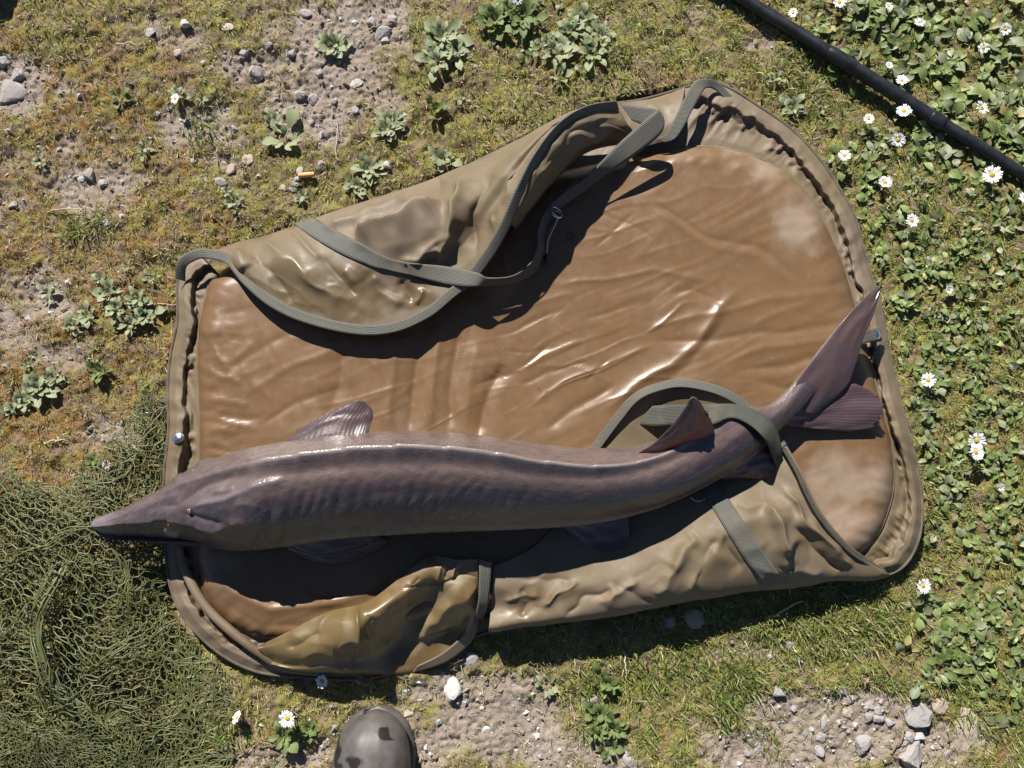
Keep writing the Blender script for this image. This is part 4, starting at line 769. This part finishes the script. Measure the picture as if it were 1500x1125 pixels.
def weed(px_, py_, rad, n, m_, label, group=None, kinds=(0, 1, 2, 3), name='leafy_weed', lift=.35):
    p = P(px_, py_, 0); z = gz(p[0], p[1]) + .0005; e = empty(name, (float(p[0]), float(p[1]), z), label, 'plant', group)
    n = int(n * 1.35)
    for k in range(n):
        r0 = (k + .5) / n; o = bpy.data.objects.new('leaf', LM[m_][random.choice(kinds)]); S.collection.objects.link(o); o.parent = e
        l_ = rad * .001 * random.uniform(.42, .78) * (1.05 - .45 * r0); a = k * 2.4 + random.uniform(-.4, .4); off = random.uniform(.0, .55) * rad * .001 * (1 - .6 * r0)
        o.location = (math.cos(a) * off, math.sin(a) * off, .001 + .006 * r0); o.rotation_euler = (random.uniform(-.35, .35), -lift * random.uniform(.1, 1.2) - .5 * r0, a); o.scale = (l_, l_ * random.uniform(.8, 1.2), l_)
    return e
GW = 'weeds in the turf beyond the mat'; WL = 'small pale green rosette weed in the mossy turf beyond the mat'
for a, lb in [((265,142,20,10),'pale rosette weed under the small daisy in rusty moss'),((60,238,18,9),'small pale rosette at the edge of a stony patch beyond the net'),((215,222,18,9),'small pale rosette beside the scattered grey stones'),((300,150,14,7),'tiny pale rosette right of the small daisy'),
    ((540,250,30,18),'pale leafy weed touching the edge of the top flap'),((525,275,24,14),'lower of two pale leafy weeds against the top flap edge'),((650,235,26,14),'light green weed tucked against the top flap beyond its fold'),((575,185,30,22),'dense pale rosette weed on the soil between flap and bare patch'),((490,72,32,22),'pale rosette weed growing alone on the bare soil patch'),
    ((335,285,16,9),'tiny pale rosette below a grey stone near the mat corner'),((440,290,18,10),'pale rosette just below the row of little pebbles'),((570,195,26,16),'second pale rosette crowding the dense rosette'),((345,300,18,9),'small pale rosette near the strap end of the mat'),((800,70,26,14),'pale weed between the lush clump and the silvery patch')]:
    weed(*a, 'leafpale', lb)
weed(180, 147, 22, 10, 'leafgreen', 'fresh green rosette weed among rusty moss beyond the net')
weed(420, 205, 46, 7, 'leafpale', 'broad leaved grey green weed with ribbed leaves beside a pinkish stone', None, (0, 3)); weed(405, 180, 26, 9, 'leafpale', 'rounder leaved weed just above the broad leaved weed')
weed(640, 165, 30, 10, 'leafgreen', 'dark shaded weed with upturned leaves beyond the top flap', None, (1, 3), lift=.9); weed(675, 150, 20, 5, 'leafpale', 'sparse grey leaved weed beside the dark shaded weed')
for a in [(650,60,40,18),(640,95,34,16),(668,85,30,14)]: weed(*a, 'leafpale', 'grey green leafy clump beside a green clump at the edge of the bare soil', 'grey green clump')
for a in [(725,40,40,18),(765,35,38,18),(745,22,32,14)]: weed(*a, 'leafgreen', 'lush green leafy clump between the grey green weeds', 'lush green clump')
for a in [(835,50,34,14),(815,85,34,14),(865,85,32,14),(880,60,26,12),(850,35,28,12)]: weed(*a, 'leafpale', 'silvery leaved weed in the patch right of the lush green clump', 'silvery weed patch')
weed(820, 118, 24, 6, 'leafpale', 'lone drooping silvery weed below the silvery patch', None, (1, 3), lift=.9)
for a in [(165,432,26,14),(150,410,18,10),(175,455,24,12),(205,440,26,14),(215,465,26,12),(195,475,22,12),(130,465,26,12),(110,480,22,10),(70,430,22,6),(190,395,12,6),(225,410,16,7)]: weed(*a, 'leafpale', 'pale bleached rosette weed in the rusty turf beyond the mat corner', 'bleached weeds by the mat corner')
for a in [(60,570,30,18),(35,590,26,14),(80,555,22,12),(20,600,22,10),(45,535,16,8)]: weed(*a, 'leafpale', 'pale bushy weed in the rusty turf above the net', 'pale weeds above the net')
weed(150, 545, 26, 14, 'leafgreen', 'spiky dark green weed between the net and pale weeds', None, (2, 4), lift=.8); weed(212, 562, 16, 5, 'leafgreen', 'bright small clover like weed beside the mat edge')
weed(140, 675, 20, 10, 'leafgreen', 'light green weed at the upper edge of the net'); weed(1160, 160, 26, 14, 'leafpale', 'pale rosette weed between the mat corner and the black pole'); weed(1135, 118, 16, 9, 'leafpale', 'tiny pale rosette between the mat corner and the pole')
weed(1200, 155, 16, 8, 'leafpale', 'small thin leaved weed below the black pole')
weed(885, 1000, 32, 9, 'leafgreen', 'tall leaved green weed growing below the mat', None, (1, 3), lift=.8)
for a in [(880,1045,28,14),(895,1065,26,14),(870,1070,22,10),(890,1095,22,10)]: weed(*a, 'leafgreen', 'low green weed with small round leaves under the tall leaved weed', 'low green weeds')
weed(420, 1075, 30, 16, 'leafgreen', 'light green daisy rosette between the net and the boot'); weed(455, 1065, 22, 12, 'leafgreen', 'darker rosette at the shaded edge between net and boot'); weed(285, 985, 16, 6, 'leafgreen', 'small green seedling between the net and the mat rim'); weed(410, 1118, 12, 5, 'leafgreen', 'tiny yellow green seedling on the soil left of the boot')
weed(1055, 905, 22, 8, 'leafgreen', 'pointed leaved weed at the edge of the mat shadow', None, (2, 4)); weed(800, 1005, 24, 9, 'leafpale', 'small flattened weed on the soil below the mat')
# leaf carpet
CARP = [(1350,60,110,70,27,520),(1440,90,70,70,26,300),(1410,190,80,60,27,320),(1300,30,70,40,22,160),(1480,190,50,90,24,200),(1260,225,55,45,19,190),(1300,270,45,40,18,130),(1230,280,30,40,18,90),(1380,230,60,30,17,110),
        (1320,370,60,70,17,420),(1300,430,50,60,17,300),(1370,430,60,60,16,240),(1440,400,70,70,16,170),(1470,320,50,50,16,90),(1400,520,90,70,16,360),(1360,580,50,60,16,260),(1430,600,80,80,16,400),(1380,680,60,60,16,220),(1460,690,60,70,16,240),(1400,760,60,60,16,200),(1470,780,50,60,16,160),
        (1370,880,40,40,20,90),(1400,930,70,50,20,300),(1450,950,70,50,20,280),(1440,890,60,40,17,160),(1370,960,40,30,17,90),(1480,990,40,30,18,80),(800,50,90,50,16,150),(1240,20,60,30,18,90),(1210,60,30,30,15,40),
        (1420,400,90,320,14,500),(1600,200,120,250,22,900),(1600,700,120,300,17,1100),(1350,-90,200,80,24,500),(1600,1000,120,120,20,300)]
LP, LF, LC = [], [], []; off = 0; UVs = []
for cx, cy, rx, ry, sz_, n in CARP:
    a = rng.normal(0, .6, n) * rx + cx; b_ = rng.normal(0, .6, n) * ry + cy
    k = (fbm(a / 38, b_ / 38, 808, 2) > -.06 + .3 * rng.random(n) - .15) & ~inside(a - 12, b_, MAT_OUT) & ~inside(a + 6, b_, MAT_OUT); a, b_ = a[k], b_[k]; p = P(a, b_, 0); z = ground_h(p[:, 0], p[:, 1])
    for i in range(len(a)):
        v_, f_ = LV[rng.integers(0, 5)]; l_ = sz_ * .00088 * rng.uniform(.4, 1.15); th = rng.uniform(0, 6.28); pi_ = -rng.uniform(-.15, .5); rl = rng.normal(0, .28)
        Rm = np.array(Matrix.Rotation(th, 3, 'Z') @ Matrix.Rotation(pi_, 3, 'Y') @ Matrix.Rotation(rl, 3, 'X'))
        w3 = (v_ * l_) @ Rm.T + np.array([p[i, 0], p[i, 1], z[i] + rng.uniform(.001, .008)]); w3[:, 2] = np.maximum(w3[:, 2], z[i] + .001)
        LP.append(w3); LF.append(f_ + off); off += len(v_); UVs.append(LUV)
        g_ = rng.random(); c = np.array([.11, .17, .035]) * (1 - g_) + np.array([.27, .31, .10]) * g_
        if rng.random() < .25: c = np.array([.25, .275, .155])
        if rng.random() < .06: c = np.array([.30, .25, .09])
        LC.append(np.repeat((c * rng.uniform(.6, 1.2))[None], len(v_), 0))
obj('leaf_carpet', mesh('leaf_carpet', np.concatenate(LP), np.concatenate(LF), M['leafcol'], np.concatenate(UVs), {'Col': np.concatenate(LC)}), kind='stuff', label='dense carpet of small green daisy and weed leaves beside the mat', category='leaves')

# ------------------------------------------------------------------ daisies
t = NT('petal'); M['petal'] = t.done(Base_Color=t.mix(t.noise(200), (.72, .72, .74), (.84, .83, .84)), Roughness=.6)
t = NT('petal_pink'); M['petalpink'] = t.done(Base_Color=t.mix(t.mr(t.noise(200), .4, .6), (.72, .70, .74), (.62, .42, .5)), Roughness=.6)
t = NT('daisy_disc'); M['disc'] = t.done(Base_Color=t.mix(t.noise(900), (.55, .36, .02), (.70, .52, .05)), Roughness=.7, Normal=t.bump(t.n('ShaderNodeTexVoronoi', {'Scale': 1500., 'Vector': t.co()}).outputs[0], .8, .001))
t = NT('stem'); M['stem'] = t.done(Base_Color=t.mix(t.noise(90), (.10, .13, .03), (.16, .18, .06)), Roughness=.6)
def petal_ring(seed):
    r_ = np.random.default_rng(seed); vs, fs = [], []; n = 24
    for k in range(n):
        a = k / n * 6.283 + r_.normal(0, .06); l_ = r_.uniform(.85, 1.05); up_ = r_.uniform(-.1, .3); wd = .105
        pts = [(.22, -.04, 0), (.22, .04, 0), (.6 * l_, -wd, .10 + up_ * .5), (.6 * l_, wd, .10 + up_ * .5), (.92 * l_, -wd * .75, .12 + up_ * .7), (.92 * l_, wd * .75, .12 + up_ * .7), (l_, 0, .1 + up_ * .75)]
        o_ = len(vs); vs += [(x * math.cos(a) - y * math.sin(a), x * math.sin(a) + y * math.cos(a), z) for x, y, z in pts]; fs += [(o_, o_+2, o_+3, o_+1), (o_+2, o_+4, o_+5, o_+3), (o_+4, o_+6, o_+5)]
    me = bpy.data.meshes.new('petals'); me.from_pydata(vs, [], fs); return me
PR = [petal_ring(k) for k in range(4)]; PRP = [m_.copy() for m_ in PR]
for m_ in PR: m_.materials.append(M['petal'])
for m_ in PRP: m_.materials.append(M['petalpink'])
u, v = np.meshgrid(np.linspace(0, 1.5, 5), np.arange(12) / 12 * 6.283, indexing='ij'); DM = mesh('disc', np.stack([np.sin(u) * np.cos(v) * .32, np.sin(u) * np.sin(v) * .32, np.cos(u) * .22], -1), gridf(5, 12, True), M['disc'])
tv, tf, tu = tube(np.array([[0, 0, -1.], [.06, .02, -.5], [0, 0, 0]]), .05, 6, False); SMESH = mesh('stem', tv, tf, M['stem'])
def daisy(px_, py_, s_, label, group=None, pink=False, h_=.02, tilt=None):
    p = P(px_, py_, h_); z = gz(p[0], p[1]); r = s_ * .00044
    e = empty('daisy', (float(p[0]), float(p[1]), z), label, 'flower', group); tl = tilt or (random.uniform(-.35, .35), random.uniform(-.35, .35)); a = random.uniform(0, 6)
    for nm, me in (('petals', random.choice(PRP if pink else PR)), ('disc', DM)):
        o = bpy.data.objects.new(nm, me); S.collection.objects.link(o); o.parent = e; o.location = (0, 0, h_); o.scale = (r, r, r); o.rotation_euler = (*tl, a)
        if nm == 'petals': o['kind'] = 'stuff'
    o = bpy.data.objects.new('stem', SMESH); S.collection.objects.link(o); o.parent = e; o.location = (0, 0, h_); o.scale = (.018, .018, h_ + .002)
DG = 'daisies beyond the black pole'; DL = 'white daisy with yellow centre in the leaves beyond the black pole'
for a in [(1228,6,24),(1160,22,17),(1322,117,22),(1347,32,18),(1350,33,14),(1438,158,27),(1476,40,22),(1445,66,20),(1302,96,14),(1300,12,16)]: daisy(*a, DL, DG)
daisy(1272, 175, 19, 'smaller white daisy in short turf between the mat and the black pole'); daisy(1318, 203, 25, 'larger white daisy in leaves between the mat and the black pole')
daisy(1327, 160, 26, 'white daisy touching the near side of the black pole', h_=.032); daisy(1450, 259, 32, 'biggest white daisy just below the end of the black pole')
daisy(1237, 228, 22, 'white daisy beside the rounded far right rim of the mat', h_=.025); daisy(1297, 267, 24, 'pinkish white daisy with deep yellow centre right of the mat rim', None, True)
daisy(1332, 326, 24, 'lone white daisy in leaves right of the mat, above the tail tip'); daisy(1388, 425, 15, 'half closed little daisy level with the tail tip')
daisy(1357, 558, 26, 'lone white daisy in leaves right of the steel stud and tail'); daisy(1428, 646, 30, 'white daisy overlapping another in a touching pair', 'touching pair of daisies'); daisy(1427, 663, 28, 'white daisy overlapping another in a touching pair', 'touching pair of daisies', h_=.026)
daisy(1350, 858, 26, 'white daisy close to the near right corner of the mat', h_=.024); daisy(423, 1051, 28, 'white daisy standing over a rosette between net and boot', h_=.03); daisy(350, 1050, 22, 'tattered white daisy at the edge of the net', None, False, .018, (.9, .3))
daisy(258, 146, 18, 'small white daisy among rusty moss beyond the mat'); daisy(157, 680, 16, 'pinkish closed daisy at the upper edge of the net', None, True); daisy(1497, 292, 20, 'white daisy in the turf below the black pole end'); daisy(758, 4, 22, 'white daisy above the lush green leafy clump'); daisy(1462, 714, 14, 'tiny half hidden daisy below the touching pair'); daisy(474, 996, 22, 'shaded daisy under the near edge of the mat', h_=.015)

# ------------------------------------------------------------------ sticks, straw, cigarette filter
t = NT('dry_straw'); M['straw'] = t.done(Base_Color=t.mix(t.noise(150, 4), (.42, .33, .22), (.60, .52, .40)), Roughness=.7)
t = NT('bark'); M['bark'] = t.done(Base_Color=t.mix(t.noise(150, 4), (.16, .11, .07), (.30, .23, .16)), Roughness=.8)
def stick(a, b_, r, m_, label, name='straw', h_=.006):
    A_, B_ = P(*a, 0), P(*b_, 0); z0, z1 = gz(A_[0], A_[1]), gz(B_[0], B_[1]); k = np.linspace(0, 1, 9)[:, None]
    W = A_ * (1 - k) + B_ * k; W[:, 2] = z0 * (1 - k[:, 0]) + z1 * k[:, 0] + h_ * np.sin(k[:, 0] * 2.6) + r; W[:, :2] += .0012 * rng.normal(size=(9, 2))
    v_, f_, u_ = tube(W, r * np.linspace(1.1, .7, 9), 6, False); return obj(name, mesh(name, v_, f_, M[m_]), label=label, category='stick' if m_ == 'bark' else 'straw')
stick((1120,906),(1173,878), .0017, 'straw', 'pale dry stalk at the edge of the mat shadow', 'dry_stalk'); stick((1160,945),(1171,978), .0012, 'straw', 'short pale straw beside the grey chip', 'dry_stalk')
stick((541,46),(574,38), .0018, 'bark', 'short brown stick among the pale grey stones', 'stick'); stick((172,68),(212,72), .0009, 'straw', 'thin pale straw in the rusty moss beyond the net', 'dry_stalk')
stick((492,242),(496,182), .0008, 'straw', 'long thin dry grass stem above the top flap', 'dry_stalk'); stick((182,446),(262,448), .0008, 'straw', 'long yellow straw reaching the corner of the mat', 'dry_stalk')
stick((1300,1102),(1322,1066), .0015, 'bark', 'thin brown stick between stones on the gravel patch', 'stick'); stick((1222,40),(1262,14), .0014, 'bark', 'thin brown twig in the leaves above the black pole', 'stick')
stick((915,955),(918,998), .0011, 'straw', 'pale upright straw in the soil beside the leafy weed', 'dry_stalk'); stick((66,650),(98,645), .0009, 'straw', 'tiny pale straw in the rusty turf above the net', 'dry_stalk'); stick((70,310),(142,308), .0008, 'straw', 'thin straw lying among rusty moss beyond the net', 'dry_stalk')
stick((1285,330),(1300,300), .0009, 'straw', 'short straw in moss right of the mat rim', 'dry_stalk'); stick((380,1092),(425,1075), .0010, 'bark', 'thin reddish twig on soil between net and rosette', 'stick')
t = NT('cork_paper'); M['cork'] = t.done(Base_Color=t.mix(t.mr(t.noise(400, 3), .4, .65), (.62, .30, .13), (.68, .40, .20)), Roughness=.75)
t = NT('filter_end'); M['filt'] = t.done(Base_Color=t.mix(t.noise(600), (.55, .45, .35), (.7, .62, .52)), Roughness=.9)
a0, a1 = P(439, 260, 0), P(462, 258, 0); zb = max(gz(*a0[:2]), gz(*a1[:2])) + .0038; a0[2] = a1[2] = zb
cig = empty('cigarette_filter', (float(a0[0]), float(a0[1]), zb - .0038), 'orange cigarette filter lying by a row of pebbles', 'cigarette end')
v_, f_, u_ = tube(np.linspace(a0, a1, 6), [.0036, .0039, .0038, .0039, .0038, .0036], 16, False); obj('paper_wrap', mesh('paper_wrap', v_, f_, M['cork']), cig)
v_, f_, u_ = tube(np.linspace(a0 + (a1 - a0) * .01, a0 + (a1 - a0) * .99, 4), [.0005, .0034, .0034, .0005], 16, False); obj('filter_core', mesh('filter_core', v_, f_, M['filt']), cig)
# unseen tub added outside the frame to cast a shadow into the far left corner
t = NT('tub_plastic'); M['tub'] = t.done(Base_Color=t.mix(t.noise(40), (.012, .013, .012), (.03, .03, .03)), Roughness=.5)
tc = P(-62, -80, 0); tub = empty('shadow_tub', (float(tc[0]), float(tc[1]), 0), 'unseen black tub added to cast the shadow in the far left corner', 'tub'); prof_ = [(.0, .002), (.054, .002), (.062, .085), (.066, .086), (.066, .092), (.060, .092), (.053, .006), (0, .006)]
a = np.arange(40) / 40 * 6.2832; W = np.array([[(tc[0] + r * math.cos(x), tc[1] + r * math.sin(x), h) for x in a] for r, h in prof_]); obj('wall', mesh('wall', W, gridf(len(prof_), 40, True), M['tub'], smooth=False), tub)

# ------------------------------------------------------------------ grass and moss
def blades(name, N, region, lenf, wid, lean, colf, dens, label, cat, m_):
    qx = rng.uniform(region[0], region[1], N); qy = rng.uniform(region[2], region[3], N); dm, rm, gm = masks(qx, qy)
    k = (rng.random(N) < dens(qx, qy, dm, rm, gm)) & ~inside(qx, qy, MAT_OUT); qx, qy, dm, rm, gm = qx[k], qy[k], dm[k], rm[k], gm[k]; N = len(qx)
    p = P(qx, qy, 0); z = ground_h(p[:, 0], p[:, 1]); b0 = np.stack([p[:, 0], p[:, 1], z - .0008], -1)
    l_ = lenf(qx, qy, dm, rm, gm, N); th = rng.uniform(0, 6.283, N); le = np.clip(rng.normal(lean, .35, N), .05, 1.5); bend = rng.uniform(.1, .7, N)
    d_ = np.stack([np.cos(th), np.sin(th), 0 * th], -1); s_ = np.stack([-np.sin(th), np.cos(th), 0 * th], -1); tw = rng.normal(0, .5, N)[:, None]; s_ = s_ * np.cos(tw) + np.array([0, 0, 1.]) * np.sin(tw) * .6
    up_ = np.array([0, 0, 1.])
    m1 = b0 + l_[:, None] * .55 * (d_ * np.sin(le)[:, None] + up_ * np.cos(le)[:, None]); le2 = np.minimum(le + bend, 1.7)
    tip = m1 + l_[:, None] * .45 * (d_ * np.sin(le2)[:, None] + up_ * np.cos(le2)[:, None]); tip[:, 2] = np.maximum(tip[:, 2], z + .0006)
    w_ = (wid * rng.uniform(.6, 1.4, N))[:, None]
    vv = np.stack([b0 - s_ * w_ * .7, b0 + s_ * w_ * .7, m1 - s_ * w_, m1 + s_ * w_, tip], 1)
    o5 = (np.arange(N) * 5)[:, None, None]; ff = o5 + np.array([[0, 1, 3], [0, 3, 2], [2, 3, 4]])[None]
    c = colf(qx, qy, dm, rm, gm, N); cc = np.repeat(c, 5, 0)
    return obj(name, mesh(name, vv, ff.reshape(-1, 3), m_, attrs={'Col': cc}), kind='stuff', label=label, category=cat)
t = NT('grass_blade'); c = t.attr('Col', 'Color'); t.done(Base_Color=c, Roughness=.5, Specular_IOR_Level=.4); tr_ = t.n('ShaderNodeBsdfTranslucent', {'Color': c}); m_ = t.n('ShaderNodeMixShader', {0: .3, 1: t.b.outputs[0], 2: tr_.outputs[0]}); t.t.links.new(m_.outputs[0], t.out.inputs[0]); M['grass'] = t.m
def pick(N, pal, w_):
    w_ = np.asarray(w_); w_ = w_ / w_.sum(0); cum_ = np.cumsum(w_, 0); r = rng.random(N); i = (r[None] > cum_).sum(0); return np.asarray(pal)[np.minimum(i, len(pal) - 1)] * rng.uniform(.65, 1.3, (N, 1))
PAL = [(.155, .225, .04), (.26, .295, .075), (.38, .35, .12), (.48, .41, .26), (.28, .16, .045), (.38, .24, .08), (.20, .155, .085)]
def gcol(qx, qy, dm, rm, gm, N):
    one = np.ones(N); v_ = .5 + .5 * fbm(qx / 40, qy / 40, 400, 3)
    return pick(N, PAL, [1.0 * gm + .35 * v_ + .1, 1.2 * gm + .7 * v_ + .25, .9 * one, .35 + .5 * (1 - gm) + .6 * dm, .15 + 1.4 * rm, .1 + .8 * rm, .25 + .5 * (1 - gm)])
def tuft(qx, qy): return sstep(-.15, .45, fbm(qx / 26, qy / 26, 500, 3))
OUT = (-380, 1880, -300, 1400); IN = (-40, 1540, -40, 1165)
gl = lambda qx, qy, dm, rm, gm, N: (.0045 + .0085 * rng.random(N) ** 1.6) * (.75 + .55 * tuft(qx, qy)) * (1 + .25 * gm)
gd = lambda qx, qy, dm, rm, gm: (1 - .86 * dm) * (.30 + .7 * tuft(qx, qy)) * (.65 + .35 * gm)
blades('grass', 380000, IN, gl, .00055, 1.0, gcol, gd, 'short thin yellowish grass growing through the moss', 'grass', M['grass'])
blades('grass', 150000, OUT, gl, .0007, 1.0, gcol, lambda *a: gd(*a) * ~((a[0] > -40) & (a[0] < 1540) & (a[1] > -40) & (a[1] < 1165)), 'short grass outside the mat area', 'grass', M['grass'])
def mcol(qx, qy, dm, rm, gm, N):
    return pick(N, [(.28, .265, .06), (.195, .20, .042), (.30, .16, .035), (.21, .11, .035), (.37, .30, .09)], [.5 + .6 * gm, .4 + .3 * gm, .12 + 1.2 * rm, .15 + .8 * rm, .35 * np.ones(N)])
ml = lambda qx, qy, dm, rm, gm, N: .0022 + .003 * rng.random(N)
md = lambda qx, qy, dm, rm, gm: (1 - dm) * sstep(-.35, .2, fbm(qx / 33, qy / 33, 600, 3) + .25 * rm)
blades('moss', 230000, IN, ml, .00065, .6, mcol, md, 'low golden and rusty moss covering the soil', 'moss', M['grass'])
# longer grass tufts
def tufts(spots, label):
    Q_ = []
    for cx, cy, r, n in spots: a = rng.normal(0, .5, (n, 2)) * r + (cx, cy); Q_.append(a)
    return np.concatenate(Q_)
TS = tufts([(1080,990,34,420),(1060,1030,30,300),(1010,975,40,350),(1085,1010,16,220),(1200,905,60,500),(1150,920,60,420),(1260,930,50,300),(1440,1040,40,220),(1290,905,40,240),(940,1000,40,240),(860,1010,30,200),(300,190,40,160),(110,340,20,120),(150,330,26,120),(1400,350,60,200),(1350,250,60,200),(900,120,120,400),(780,200,80,250),(1180,110,80,300),(1450,470,60,200),(90,60,60,200),(330,1060,40,160),(1420,990,40,200),(1130,1090,30,60)], '')
_u = rng.uniform
def tuft_obj():
    qx, qy = TS[:, 0], TS[:, 1]; k = ~inside(qx, qy, MAT_OUT); qx, qy = qx[k], qy[k]; N = len(qx); dm, rm, gm = masks(qx, qy)
    p = P(qx, qy, 0); z = ground_h(p[:, 0], p[:, 1]); b0 = np.stack([p[:, 0], p[:, 1], z - .001], -1); l_ = _u(.010, .024, N); th = _u(0, 6.283, N); le = np.clip(rng.normal(.8, .4, N), .1, 1.5)
    d_ = np.stack([np.cos(th), np.sin(th), 0 * th], -1); s_ = np.stack([-np.sin(th), np.cos(th), 0 * th], -1); U = np.array([0, 0, 1.])
    m1 = b0 + l_[:, None] * .5 * (d_ * np.sin(le)[:, None] + U * np.cos(le)[:, None]); l2 = np.minimum(le + .5, 1.65); tip = m1 + l_[:, None] * .5 * (d_ * np.sin(l2)[:, None] + U * np.cos(l2)[:, None]); tip[:, 2] = np.maximum(tip[:, 2], z + .001)
    w_ = _u(.0005, .0010, N)[:, None]; vv = np.stack([b0 - s_ * w_, b0 + s_ * w_, m1 - s_ * w_, m1 + s_ * w_, tip], 1); ff = (np.arange(N) * 5)[:, None, None] + np.array([[0, 1, 3], [0, 3, 2], [2, 3, 4]])[None]
    c = pick(N, [(.12, .18, .03), (.18, .22, .05), (.27, .25, .08), (.38, .32, .18)], [np.ones(N), np.ones(N), .7 * np.ones(N), .35 * np.ones(N)])
    obj('grass', mesh('grass', vv, ff.reshape(-1, 3), M['grass'], attrs={'Col': np.repeat(c, 5, 0)}), kind='stuff', label='longer green grass tufts at the edge of the bare soil', category='grass')
tuft_obj()
